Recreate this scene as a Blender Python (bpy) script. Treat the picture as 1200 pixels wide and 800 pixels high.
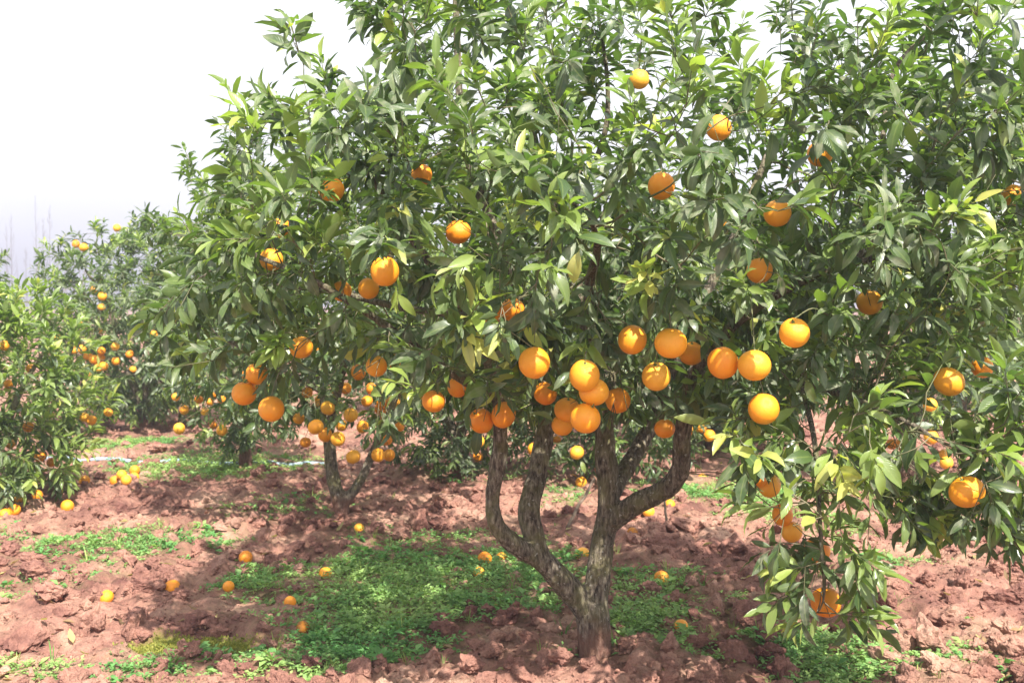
import bpy, bmesh, math, random
import numpy as np
from mathutils import Vector, Matrix

for o in list(bpy.data.objects):
    bpy.data.objects.remove(o)
scene = bpy.context.scene
C = scene.collection
rng = np.random.default_rng(7)
random.seed(7)

# ------------------------------------------------------------------ camera
F = 1287.0                      # focal length in photo pixels (1200 wide)
CAM_H = 1.30
PITCH = math.atan(45.0 / F)
cam_d = bpy.data.cameras.new('camera')
cam_d.sensor_width = 36.0
cam_d.lens = F / 1200.0 * 36.0
cam_d.clip_start = 0.05
cam_d.clip_end = 3000
cam_d.dof.use_dof = True
cam_d.dof.focus_distance = 3.15
cam_d.dof.aperture_fstop = 7.5
cam = bpy.data.objects.new('camera', cam_d)
C.objects.link(cam)
cam.location = (0, 0, CAM_H)
cam.rotation_euler = (math.pi / 2 - PITCH, 0, 0)
scene.camera = cam

# ------------------------------------------------------------------ sky and sun
SUN_AZ, SUN_EL = math.radians(22), math.radians(50)     # azimuth from behind the camera towards the right
SUN = Vector((math.sin(SUN_AZ) * math.cos(SUN_EL), -math.cos(SUN_AZ) * math.cos(SUN_EL), math.sin(SUN_EL)))
world = bpy.data.worlds.new('World')
scene.world = world
world.use_nodes = True
wn, wl = world.node_tree.nodes, world.node_tree.links
wn.clear()
sky = wn.new('ShaderNodeTexSky')
sky.sky_type = 'NISHITA'
sky.sun_disc = False
sky.sun_elevation = SUN_EL
sky.sun_rotation = math.atan2(SUN.x, SUN.y)
sky.air_density = 1.0
sky.dust_density = 6.0
sky.ozone_density = 1.0
hsv = wn.new('ShaderNodeHueSaturation')
hsv.inputs['Saturation'].default_value = 0.38
wl.new(sky.outputs[0], hsv.inputs['Color'])
veil = wn.new('ShaderNodeMix')          # thin white overcast veil over the whole sky
veil.data_type = 'RGBA'
veil.inputs[0].default_value = 0.6
veil.inputs[7].default_value = (8.9, 9.0, 9.2, 1)
wl.new(hsv.outputs[0], veil.inputs[6])
bg = wn.new('ShaderNodeBackground')
bg.inputs['Strength'].default_value = 0.086
wl.new(veil.outputs[2], bg.inputs['Color'])
wo = wn.new('ShaderNodeOutputWorld')
wl.new(bg.outputs[0], wo.inputs['Surface'])

sun_d = bpy.data.lights.new('sun', 'SUN')
sun_d.energy = 5.0
sun_d.angle = math.radians(0.6)
sun_d.color = (1.0, 0.95, 0.86)
sun = bpy.data.objects.new('sun', sun_d)
C.objects.link(sun)
sun.rotation_euler = SUN.to_track_quat('Z', 'Y').to_euler()
sun.location = (6, -4, 12)

scene.view_settings.view_transform = 'Standard'
scene.view_settings.look = 'None'
scene.view_settings.exposure = 1.42
scene.view_settings.gamma = 1.0
scene.view_settings.use_curve_mapping = False
scene.cycles.max_bounces = 5
scene.cycles.diffuse_bounces = 3
scene.cycles.glossy_bounces = 2
scene.cycles.transmission_bounces = 4
scene.cycles.volume_bounces = 1

# ------------------------------------------------------------------ helpers
CP, SP = math.cos(PITCH), math.sin(PITCH)
def P(x, y, D):
    """photo pixel + distance along the view -> point of the place"""
    u, v = (x - 600.0) / F, -(y - 400.0) / F
    d = np.array([u, CP + v * SP, -SP + v * CP])
    return np.array([0, 0, CAM_H]) + d * (D / d[1])
def proj(p):
    """points (n,3) -> photo pixels and depth"""
    q = np.asarray(p) - np.array([0, 0, CAM_H])
    z = q[:, 1] * CP - q[:, 2] * SP
    up = q[:, 1] * SP + q[:, 2] * CP
    z = np.maximum(z, 1e-3)
    return 600 + F * q[:, 0] / z, 400 - F * up / z, z
def PG(x, y):
    """photo pixel -> point on the flat ground"""
    u, v = (x - 600.0) / F, -(y - 400.0) / F
    d = np.array([u, CP + v * SP, -SP + v * CP])
    return (np.array([0, 0, CAM_H]) + d * (CAM_H / -d[2]))[:2]

def _hash(ix, iy, iz, seed):
    h = (ix.astype(np.uint32) * np.uint32(374761393)) ^ (iy.astype(np.uint32) * np.uint32(668265263)) \
        ^ (iz.astype(np.uint32) * np.uint32(2147483647 - 1274126177)) ^ np.uint32(seed * 974711 + 13)
    h = (h ^ (h >> np.uint32(13))) * np.uint32(1274126177)
    h = (h ^ (h >> np.uint32(16))) * np.uint32(2246822519)
    h = h ^ (h >> np.uint32(15))
    return h.astype(np.float64) / 4294967295.0
def vnoise(p, seed=0):
    p = np.asarray(p, float)
    i = np.floor(p).astype(np.int64)
    f = p - i
    f = f * f * (3 - 2 * f)
    r = 0
    for dx in (0, 1):
        wx = f[:, 0] if dx else 1 - f[:, 0]
        for dy in (0, 1):
            wy = f[:, 1] if dy else 1 - f[:, 1]
            for dz in (0, 1):
                wz = f[:, 2] if dz else 1 - f[:, 2]
                r = r + wx * wy * wz * _hash(i[:, 0] + dx, i[:, 1] + dy, i[:, 2] + dz, seed)
    return r * 2 - 1
def fbm(p, seed=0, octv=4, gain=0.5):
    p = np.asarray(p, float)
    a, s, r = 1.0, 0.0, 0
    for o in range(octv):
        r = r + a * vnoise(p * (2.03 ** o), seed + o * 17)
        s += a
        a *= gain
    return r / s
def xy0(x, y, k):
    return np.stack([x * k, y * k, np.zeros_like(x)], 1)
def smooth01(t):
    t = np.clip(t, 0, 1)
    return t * t * (3 - 2 * t)
def unit(v):
    return v / np.maximum(np.linalg.norm(v, axis=-1, keepdims=True), 1e-9)

def mesh_np(name, verts, faces, colors=None, uvs=None, mat=None, smooth=True):
    """verts (n,3), faces (m,k) of one size or a list of such arrays"""
    if not isinstance(faces, (list, tuple)):
        faces = [faces]
    faces = [np.asarray(f, np.int32) for f in faces if len(f)]
    me = bpy.data.meshes.new(name)
    verts = np.asarray(verts, np.float32)
    me.vertices.add(len(verts))
    me.vertices.foreach_set('co', verts.ravel())
    loops = np.concatenate([f.ravel() for f in faces])
    tot = np.concatenate([np.full(len(f), f.shape[1], np.int32) for f in faces])
    st = np.concatenate([[0], np.cumsum(tot)[:-1]]).astype(np.int32)
    me.loops.add(len(loops))
    me.loops.foreach_set('vertex_index', loops)
    me.polygons.add(len(tot))
    me.polygons.foreach_set('loop_start', st)
    me.polygons.foreach_set('loop_total', tot)
    me.polygons.foreach_set('use_smooth', np.full(len(tot), smooth))
    if colors is not None:
        at = me.attributes.new('tint', 'FLOAT_COLOR', 'POINT')
        c = np.ones((len(verts), 4), np.float32)
        c[:, :3] = colors
        at.data.foreach_set('color', c.ravel())
    if uvs is not None:
        ul = me.uv_layers.new(name='UVMap')
        ul.data.foreach_set('uv', np.asarray(uvs, np.float32)[loops].ravel())
    me.update(calc_edges=True)
    if mat:
        me.materials.append(mat)
    return me
def obj(name, me, parent=None, loc=None):
    o = bpy.data.objects.new(name, me)
    C.objects.link(o)
    if parent:
        o.parent = parent
    if loc is not None:
        o.location = loc
    return o
def tag(o, label=None, cat=None, group=None, kind=None):
    if label: o['label'] = label
    if cat: o['category'] = cat
    if group: o['group'] = group
    if kind: o['kind'] = kind
    return o

# ------------------------------------------------------------------ materials
def newmat(name):
    m = bpy.data.materials.new(name)
    m.use_nodes = True
    nt = m.node_tree
    nt.nodes.clear()
    out = nt.nodes.new('ShaderNodeOutputMaterial')
    return m, nt, out
def N(nt, t, **kw):
    n = nt.nodes.new(t)
    for k, v in kw.items():
        if k in n.inputs: n.inputs[k].default_value = v
        else: setattr(n, k, v)
    return n
def noise(nt, vec, scale, detail=4, rough=0.55):
    n = nt.nodes.new('ShaderNodeTexNoise')
    n.inputs['Scale'].default_value = scale
    n.inputs['Detail'].default_value = detail
    n.inputs['Roughness'].default_value = rough
    if vec is not None: nt.links.new(vec, n.inputs['Vector'])
    return n
def ramp(nt, fac, stops):
    r = nt.nodes.new('ShaderNodeValToRGB')
    e = r.color_ramp.elements
    while len(e) < len(stops): e.new(0.5)
    for el, (p, c) in zip(e, stops):
        el.position = p
        el.color = (*c, 1) if len(c) == 3 else c
    nt.links.new(fac, r.inputs[0])
    return r
def mix(nt, fac, a, b, mode='MIX'):
    m = nt.nodes.new('ShaderNodeMix')
    m.data_type = 'RGBA'
    m.blend_type = mode
    for idx, v in ((0, fac), (6, a), (7, b)):
        if isinstance(v, (int, float)): m.inputs[idx].default_value = v
        elif isinstance(v, tuple): m.inputs[idx].default_value = (*v, 1)
        else: nt.links.new(v, m.inputs[idx])
    return m
def math_n(nt, op, a, b=None):
    m = nt.nodes.new('ShaderNodeMath')
    m.operation = op
    for i, v in ((0, a), (1, b)):
        if v is None: continue
        if isinstance(v, (int, float)): m.inputs[i].default_value = v
        else: nt.links.new(v, m.inputs[i])
    return m
def bump(nt, h, strength, dist):
    b = nt.nodes.new('ShaderNodeBump')
    b.inputs['Strength'].default_value = strength
    b.inputs['Distance'].default_value = dist
    nt.links.new(h, b.inputs['Height'])
    return b

def leaf_material(name='citrus_leaf'):
    m, nt, out = newmat(name)
    L = nt.links
    at = N(nt, 'ShaderNodeAttribute', attribute_name='tint')
    sep = N(nt, 'ShaderNodeSeparateColor')
    L.new(at.outputs['Color'], sep.inputs[0])
    base = ramp(nt, sep.outputs[0], [(0.0, (0.030, 0.058, 0.022)), (0.40, (0.066, 0.110, 0.036)),
                                     (0.68, (0.130, 0.190, 0.045)), (0.88, (0.25, 0.33, 0.075)), (1.0, (0.40, 0.39, 0.10))])
    uv = N(nt, 'ShaderNodeUVMap')
    suv = N(nt, 'ShaderNodeSeparateXYZ')
    L.new(uv.outputs[0], suv.inputs[0])
    d = math_n(nt, 'ABSOLUTE', math_n(nt, 'SUBTRACT', suv.outputs[0], 0.5).outputs[0])
    rib = ramp(nt, d.outputs[0], [(0.0, (1, 1, 1)), (0.035, (0.75, 0.75, 0.75)), (0.07, (0, 0, 0))])
    # side veins: slanted wave
    sv = math_n(nt, 'ADD', math_n(nt, 'MULTIPLY', suv.outputs[1], 11.0).outputs[0], math_n(nt, 'MULTIPLY', d.outputs[0], -6.0).outputs[0])
    svf = math_n(nt, 'ABSOLUTE', math_n(nt, 'SUBTRACT', math_n(nt, 'FRACT', sv.outputs[0]).outputs[0], 0.5).outputs[0])
    veins = ramp(nt, svf.outputs[0], [(0.0, (1, 1, 1)), (0.12, (0, 0, 0))])
    geo = N(nt, 'ShaderNodeNewGeometry')
    nz = noise(nt, geo.outputs['Position'], 38, 3)
    dust_m = ramp(nt, nz.outputs['Fac'], [(0.38, (0, 0, 0)), (0.72, (1, 1, 1))])
    dustf = math_n(nt, 'MULTIPLY', dust_m.outputs[0], math_n(nt, 'MULTIPLY', sep.outputs[1], 0.65).outputs[0])
    c1 = mix(nt, math_n(nt, 'MULTIPLY', rib.outputs[0], 0.5).outputs[0], base.outputs[0], (0.22, 0.28, 0.08))
    c1b = mix(nt, math_n(nt, 'MULTIPLY', veins.outputs[0], 0.10).outputs[0], c1.outputs[2], (0.16, 0.22, 0.06))
    c2 = mix(nt, dustf.outputs[0], c1b.outputs[2], (0.36, 0.34, 0.26))
    under = mix(nt, 0.45, c1.outputs[2], (0.16, 0.20, 0.085))
    col = mix(nt, geo.outputs['Backfacing'], c2.outputs[2], under.outputs[2])
    bs = N(nt, 'ShaderNodeBsdfPrincipled')
    L.new(col.outputs[2], bs.inputs['Base Color'])
    rr = N(nt, 'ShaderNodeMapRange')
    L.new(dustf.outputs[0], rr.inputs[0])
    rr.inputs[3].default_value = 0.30
    rr.inputs[4].default_value = 0.85
    L.new(rr.outputs[0], bs.inputs['Roughness'])
    bs.inputs['Specular IOR Level'].default_value = 0.62
    hgt = math_n(nt, 'ADD', math_n(nt, 'MULTIPLY', veins.outputs[0], -0.4).outputs[0], math_n(nt, 'MULTIPLY', nz.outputs['Fac'], 0.6).outputs[0])
    bp = bump(nt, hgt.outputs[0], 0.35, 0.003)
    L.new(bp.outputs[0], bs.inputs['Normal'])
    tr = N(nt, 'ShaderNodeBsdfTranslucent')
    tc = mix(nt, 1.0, base.outputs[0], (1.75, 2.1, 0.85), 'MULTIPLY')
    L.new(tc.outputs[2], tr.inputs['Color'])
    mx = N(nt, 'ShaderNodeMixShader')
    mx.inputs[0].default_value = 0.34
    L.new(bs.outputs[0], mx.inputs[1])
    L.new(tr.outputs[0], mx.inputs[2])
    L.new(mx.outputs[0], out.inputs[0])
    return m
def bark_material():
    m, nt, out = newmat('citrus_bark')
    L = nt.links
    geo = N(nt, 'ShaderNodeNewGeometry')
    mp = N(nt, 'ShaderNodeMapping')
    mp.inputs['Scale'].default_value = (1, 1, 0.28)
    L.new(geo.outputs['Position'], mp.inputs[0])
    fine = noise(nt, mp.outputs[0], 95, 6, 0.65)
    big = noise(nt, geo.outputs['Position'], 14, 4)
    c = ramp(nt, fine.outputs['Fac'], [(0.36, (0.035, 0.027, 0.021)), (0.5, (0.15, 0.122, 0.092)), (0.64, (0.32, 0.275, 0.21))])
    moss = ramp(nt, big.outputs['Fac'], [(0.44, (0, 0, 0)), (0.66, (1, 1, 1))])
    c2 = mix(nt, math_n(nt, 'MULTIPLY', moss.outputs[0], 0.6).outputs[0], c.outputs[0], (0.19, 0.18, 0.075))
    sp = noise(nt, geo.outputs['Position'], 60, 2)
    spots = ramp(nt, sp.outputs['Fac'], [(0.66, (0, 0, 0)), (0.70, (1, 1, 1))])
    c3 = mix(nt, math_n(nt, 'MULTIPLY', spots.outputs[0], 0.65).outputs[0], c2.outputs[2], (0.48, 0.46, 0.40))
    sz = N(nt, 'ShaderNodeSeparateXYZ')
    L.new(geo.outputs['Position'], sz.inputs[0])
    zz = math_n(nt, 'ADD', sz.outputs[2], math_n(nt, 'MULTIPLY', big.outputs['Fac'], -0.22).outputs[0])
    mud = ramp(nt, zz.outputs[0], [(0.0, (0.75, 0.75, 0.75)), (0.09, (0, 0, 0))])   # soil splashed on the trunk foot
    c4 = mix(nt, mud.outputs[0], c3.outputs[2], (0.22, 0.10, 0.075))
    bs = N(nt, 'ShaderNodeBsdfPrincipled', Roughness=0.9)
    bs.inputs['Specular IOR Level'].default_value = 0.2
    L.new(c4.outputs[2], bs.inputs['Base Color'])
    b = bump(nt, fine.outputs['Fac'], 1.0, 0.022)
    L.new(b.outputs[0], bs.inputs['Normal'])
    L.new(bs.outputs[0], out.inputs[0])
    return m
def twig_material():
    m, nt, out = newmat('green_twig')
    geo = N(nt, 'ShaderNodeNewGeometry')
    n = noise(nt, geo.outputs['Position'], 12, 3)
    c = ramp(nt, n.outputs['Fac'], [(0.35, (0.085, 0.105, 0.035)), (0.6, (0.15, 0.125, 0.075)), (0.75, (0.20, 0.17, 0.12))])
    bs = N(nt, 'ShaderNodeBsdfPrincipled', Roughness=0.75)
    nt.links.new(c.outputs[0], bs.inputs['Base Color'])
    nt.links.new(bs.outputs[0], out.inputs[0])
    return m
def orange_material():
    m, nt, out = newmat('orange_rind')
    L = nt.links
    tc = N(nt, 'ShaderNodeTexCoord')
    info = N(nt, 'ShaderNodeObjectInfo')
    c = ramp(nt, info.outputs['Random'], [(0.0, (0.76, 0.225, 0.009)), (0.35, (0.82, 0.28, 0.013)), (0.7, (0.84, 0.34, 0.02)), (1.0, (0.86, 0.42, 0.04))])
    off = N(nt, 'ShaderNodeVectorMath', operation='ADD')
    L.new(tc.outputs['Object'], off.inputs[0])
    cmb = N(nt, 'ShaderNodeCombineXYZ')
    L.new(math_n(nt, 'MULTIPLY', info.outputs['Random'], 37.0).outputs[0], cmb.inputs[0])
    L.new(cmb.outputs[0], off.inputs[1])
    blot = noise(nt, off.outputs[0], 2.2, 3)
    c2 = mix(nt, ramp(nt, blot.outputs['Fac'], [(0.45, (0, 0, 0)), (0.75, (0.7, 0.7, 0.7))]).outputs[0], c.outputs[0], (0.80, 0.36, 0.03))
    scar = noise(nt, off.outputs[0], 5.5, 5, 0.7)
    c3 = mix(nt, ramp(nt, scar.outputs['Fac'], [(0.66, (0, 0, 0)), (0.72, (0.5, 0.5, 0.5))]).outputs[0], c2.outputs[2], (0.42, 0.22, 0.06))
    bs = N(nt, 'ShaderNodeBsdfPrincipled', Roughness=0.42)
    bs.inputs['Specular IOR Level'].default_value = 0.42
    L.new(c3.outputs[2], bs.inputs['Base Color'])
    vo = N(nt, 'ShaderNodeTexVoronoi')
    vo.inputs['Scale'].default_value = 42
    L.new(tc.outputs['Object'], vo.inputs['Vector'])
    b = bump(nt, vo.outputs['Distance'], 0.22, 0.03)
    L.new(b.outputs[0], bs.inputs['Normal'])
    L.new(bs.outputs[0], out.inputs[0])
    return m
def soil_nodes(nt):
    """returns colour socket, height socket of tilled red earth"""
    geo = N(nt, 'ShaderNodeNewGeometry')
    pos = geo.outputs['Position']
    a = noise(nt, pos, 1.9, 7, 0.66)
    b = noise(nt, pos, 21, 6, 0.65)
    f = noise(nt, pos, 130, 4, 0.7)
    c = ramp(nt, a.outputs['Fac'], [(0.34, (0.175, 0.078, 0.066)), (0.50, (0.335, 0.174, 0.134)), (0.66, (0.48, 0.300, 0.222))])
    c2 = mix(nt, 0.75, c.outputs[0], ramp(nt, b.outputs['Fac'], [(0.28, (0.42, 0.38, 0.40)), (0.5, (0.95, 0.95, 0.95)), (0.72, (1.35, 1.32, 1.25))]).outputs[0], 'MULTIPLY')
    c3 = mix(nt, 0.5, c2.outputs[2], ramp(nt, f.outputs['Fac'], [(0.25, (0.55, 0.5, 0.5)), (0.75, (1.4, 1.4, 1.38))]).outputs[0], 'MULTIPLY')
    h = math_n(nt, 'ADD', math_n(nt, 'MULTIPLY', b.outputs['Fac'], 1.0).outputs[0], math_n(nt, 'MULTIPLY', f.outputs['Fac'], 0.4).outputs[0])
    return c3.outputs[2], h.outputs[0]
def soil_material(ground=False):
    m, nt, out = newmat('red_soil_ground' if ground else 'red_soil')
    col, h = soil_nodes(nt)
    if ground:      # thin film of green algae and seedlings where weeds grow
        at = N(nt, 'ShaderNodeAttribute', attribute_name='tint')
        sep = N(nt, 'ShaderNodeSeparateColor')
        nt.links.new(at.outputs['Color'], sep.inputs[0])
        geo = N(nt, 'ShaderNodeNewGeometry')
        n = noise(nt, geo.outputs['Position'], 26, 5, 0.7)
        k = math_n(nt, 'MULTIPLY', sep.outputs[0], ramp(nt, n.outputs['Fac'], [(0.35, (0, 0, 0)), (0.62, (1, 1, 1))]).outputs[0])
        col = mix(nt, math_n(nt, 'MULTIPLY', k.outputs[0], 0.8).outputs[0], col, (0.075, 0.135, 0.035)).outputs[2]
        col = mix(nt, math_n(nt, 'MULTIPLY', sep.outputs[1], ramp(nt, n.outputs['Fac'], [(0.25, (0.3, 0.3, 0.3)), (0.5, (1, 1, 1))]).outputs[0]).outputs[0], col, (0.21, 0.21, 0.045)).outputs[2]
    bs = N(nt, 'ShaderNodeBsdfPrincipled', Roughness=0.95)
    bs.inputs['Specular IOR Level'].default_value = 0.12
    nt.links.new(col, bs.inputs['Base Color'])
    b = bump(nt, h, 0.9, 0.03)
    nt.links.new(b.outputs[0], bs.inputs['Normal'])
    nt.links.new(bs.outputs[0], out.inputs[0])
    return m
def weed_material():
    m, nt, out = newmat('weed_leaf')
    at = N(nt, 'ShaderNodeAttribute', attribute_name='tint')
    bs = N(nt, 'ShaderNodeBsdfPrincipled', Roughness=0.6)
    bs.inputs['Specular IOR Level'].default_value = 0.3
    nt.links.new(at.outputs['Color'], bs.inputs['Base Color'])
    tr = N(nt, 'ShaderNodeBsdfTranslucent')
    tc = mix(nt, 1.0, at.outputs['Color'], (1.5, 1.6, 0.8), 'MULTIPLY')
    nt.links.new(tc.outputs[2], tr.inputs['Color'])
    mx = N(nt, 'ShaderNodeMixShader')
    mx.inputs[0].default_value = 0.3
    nt.links.new(bs.outputs[0], mx.inputs[1])
    nt.links.new(tr.outputs[0], mx.inputs[2])
    nt.links.new(mx.outputs[0], out.inputs[0])
    return m
def plain_material(name, c0, c1, scale, rough=0.8, detail=4):
    m, nt, out = newmat(name)
    geo = N(nt, 'ShaderNodeNewGeometry')
    n = noise(nt, geo.outputs['Position'], scale, detail)
    c = ramp(nt, n.outputs['Fac'], [(0.35, c0), (0.65, c1)])
    bs = N(nt, 'ShaderNodeBsdfPrincipled', Roughness=rough)
    bs.inputs['Specular IOR Level'].default_value = 0.25
    nt.links.new(c.outputs[0], bs.inputs['Base Color'])
    nt.links.new(bs.outputs[0], out.inputs[0])
    return m
M_LEAF, M_BARK, M_TWIG, M_ORANGE = leaf_material(), bark_material(), twig_material(), orange_material()
M_SOIL, M_GROUND, M_WEED = soil_material(), soil_material(True), weed_material()
M_CALYX = plain_material('calyx_green', (0.10, 0.16, 0.04), (0.17, 0.20, 0.07), 200)
M_PIPE = plain_material('pale_blue_pipe', (0.24, 0.34, 0.42), (0.38, 0.46, 0.52), 3, 0.5)
M_STICK = plain_material('dry_wood', (0.12, 0.085, 0.06), (0.26, 0.20, 0.15), 40, 0.9)
M_FAR = plain_material('bare_grey_wood', (0.10, 0.08, 0.08), (0.15, 0.12, 0.12), 2)
M_HILL = plain_material('hill_scrub', (0.05, 0.065, 0.05), (0.09, 0.09, 0.08), 0.05)

# ------------------------------------------------------------------ ground
WEED_PATCH = [  # photo x, y, half width, half height (pixels), strength
    (505, 690, 165, 42, 1.15), (430, 745, 120, 40, 0.9), (330, 780, 110, 32, 0.75), (625, 672, 60, 30, 1.0),
    (765, 690, 70, 22, 0.72), (745, 735, 50, 30, 0.75), (800, 765, 60, 24, 0.5), (955, 770, 50, 32, 0.8), (860, 715, 50, 20, 0.35),
    (150, 640, 150, 18, 0.75), (60, 690, 60, 18, 0.5), (250, 548, 120, 16, 0.95), (160, 522, 60, 10, 0.9), (340, 600, 80, 22, 0.6),
    (60, 790, 90, 12, 0.55), (170, 785, 60, 20, 0.6), (900, 585, 130, 14, 0.6), (1060, 665, 90, 10, 0.55), (1100, 775, 60, 12, 0.38),
    (560, 560, 90, 12, 0.5), (660, 590, 40, 16, 0.5), (300, 690, 60, 20, 0.65), (980, 690, 40, 30, 0.5), (1150, 745, 40, 8, 0.3), (700, 780, 60, 14, 0.45),
]
def weed_density(x, y):
    n = fbm(xy0(x, y, 1.3), 51, 4)
    n2 = fbm(xy0(x, y, 6.0), 77, 3)
    pts = np.stack([x, y, np.zeros_like(x)], 1)
    px, py, dz = proj(pts)
    d = np.zeros_like(x)
    for cx, cy, rx, ry, s in WEED_PATCH:
        a, b = PG(cx, cy), PG(cx + rx, cy)
        c0, c1 = PG(cx, cy - ry), PG(cx, cy + ry)
        rX, rY = abs(b[0] - a[0]), abs(c0[1] - c1[1]) / 2
        cY = (c0[1] + c1[1]) / 2
        q = ((x - a[0] * cY / a[1]) / rX) ** 2 + ((y - cY) / rY) ** 2
        d = np.maximum(d, s * np.exp(-q * 0.8))
    d = d * (1 + 0.5 * n2) + np.clip(n - 0.08, 0, 1) * 0.8 + np.clip(n2 - 0.25, 0, 1) * 0.35
    return np.clip(d, 0, 1.2)
def ground_h(x, y, w=None):
    if w is None: w = weed_density(x, y)
    amp = np.interp(np.abs(y), [0, 12, 40, 90], [1, 1, 0.6, 0.3])
    broad = 0.035 * fbm(xy0(x, y, 0.55), 3, 2)
    r1 = np.abs(vnoise(xy0(x, y, 4.2), 11))
    warp = 0.35 * fbm(xy0(x, y, 5.0), 33, 2)
    q = xy0(x + warp * 0.2, y - warp * 0.2, 1.0)
    bil = np.abs(vnoise(q * 6.3, 13)) + 0.55 * np.abs(vnoise(q * 13.1, 14)) + 0.33 * np.abs(vnoise(q * 27.0, 15))
    lump = 0.040 * (1 - r1) + 0.062 * bil - 0.03 + 0.02 * fbm(xy0(x, y, 2.2), 16, 2)
    till = (1 - 0.62 * smooth01(w)) * (1 - 0.6 * moss_mask(x, y))
    r = np.hypot(x - TRUNK[0], y - TRUNK[1])
    mound = 0.05 * np.exp(-(r / 0.28) ** 2)
    return broad + amp * lump * till - 0.018 + mound
TRUNK = PG(698, 790)
def moss_mask(x, y):
    c = PG(235, 758)
    rx = abs(PG(330, 758)[0] - c[0])
    ry = abs(PG(235, 744)[1] - PG(235, 772)[1]) / 2
    q = np.sqrt(((x - c[0]) / rx) ** 2 + ((y - c[1]) / ry) ** 2) + 0.45 * fbm(xy0(x, y, 9), 61, 3)
    return smooth01((1.05 - q) / 0.35)
def build_ground():
    ys = [-14.0, -8, -4, -2, -0.5, 0.6, 1.6]
    y = 2.3
    while y < 900:
        ys.append(y)
        y += max(0.016, 0.0048 * y * (1 + (y / 16) ** 1.4))
    ys = np.array(ys)
    nc = 430
    u = np.linspace(-1, 1, nc)
    half = np.where(ys < 2.3, 14.0, np.maximum(2.2 + ys * 0.62, 2.2))
    half = np.where(ys < 2.3, 3.7, half)
    X = half[:, None] * u[None, :]
    Y = np.repeat(ys[:, None], nc, 1)
    x, yy = X.ravel(), Y.ravel()
    w = weed_density(x, yy)
    z = ground_h(x, yy, w)
    v = np.stack([x, yy, z], 1)
    idx = np.arange(len(ys) * nc).reshape(len(ys), nc)
    q = np.stack([idx[:-1, :-1], idx[:-1, 1:], idx[1:, 1:], idx[1:, :-1]], -1).reshape(-1, 4)
    col = np.stack([np.clip(w, 0, 1), moss_mask(x, yy), w * 0], 1)
    me = mesh_np('ground', v, q, colors=col, mat=M_GROUND)
    o = obj('ground', me)
    tag(o, 'tilled reddish earth of the orchard with green patches', 'ground', kind='structure')
build_ground()

# ------------------------------------------------------------------ trees: skeleton, branches, leaves
def catmull(pts, n_per=6):
    pts = np.asarray(pts, float)
    if len(pts) < 3: n_per = max(n_per, 4)
    ext = np.vstack([2 * pts[0] - pts[1], pts, 2 * pts[-1] - pts[-2]])
    out = []
    for i in range(1, len(ext) - 2):
        p0, p1, p2, p3 = ext[i - 1:i + 3]
        for t in np.linspace(0, 1, n_per, endpoint=False):
            out.append(0.5 * (2 * p1 + (p2 - p0) * t + (2 * p0 - 5 * p1 + 4 * p2 - p3) * t * t + (3 * p1 - p0 - 3 * p2 + p3) * t ** 3))
    out.append(pts[-1])
    return np.array(out)
def tube(path, rad, sides=6, cap=True):
    """swept tube: returns verts, quads, tris"""
    path = np.asarray(path, float)
    n = len(path)
    t = unit(np.gradient(path, axis=0))
    ref = np.array([0.31, 0.17, 0.93]) if abs(t[0] @ np.array([0.31, 0.17, 0.93])) < 0.9 else np.array([1.0, 0, 0])
    u = np.cross(t, ref)
    u = unit(u)
    w = np.cross(t, u)
    a = np.linspace(0, 2 * np.pi, sides, endpoint=False)
    ring = np.cos(a)[None, :, None] * u[:, None, :] + np.sin(a)[None, :, None] * w[:, None, :]
    v = (path[:, None, :] + ring * np.asarray(rad, float)[:, None, None]).reshape(-1, 3)
    i = np.arange(n - 1)[:, None] * sides
    j = np.arange(sides)[None, :]
    k = (j + 1) % sides
    q = np.stack([i + j, i + k, i + sides + k, i + sides + j], -1).reshape(-1, 4)
    tr = []
    if cap:
        v = np.vstack([v, path[0], path[-1] + t[-1] * rad[-1] * 0.8])
        e0, e1 = len(v) - 2, len(v) - 1
        for s in range(sides):
            tr.append((e0, (s + 1) % sides, s))
            b = (n - 1) * sides
            tr.append((e1, b + s, b + (s + 1) % sides))
    return v, q, np.array(tr, np.int32).reshape(-1, 3)
class Build:
    def __init__(self): self.v, self.q, self.t, self.n = [], [], [], 0
    def add(self, v, q, t):
        self.v.append(v)
        if len(q): self.q.append(q + self.n)
        if len(t): self.t.append(t + self.n)
        self.n += len(v)
    def mesh(self, name, mat, smooth=True):
        fs = []
        if self.q: fs.append(np.vstack(self.q))
        if self.t: fs.append(np.vstack(self.t))
        return mesh_np(name, np.vstack(self.v), fs, mat=mat, smooth=smooth)

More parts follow.
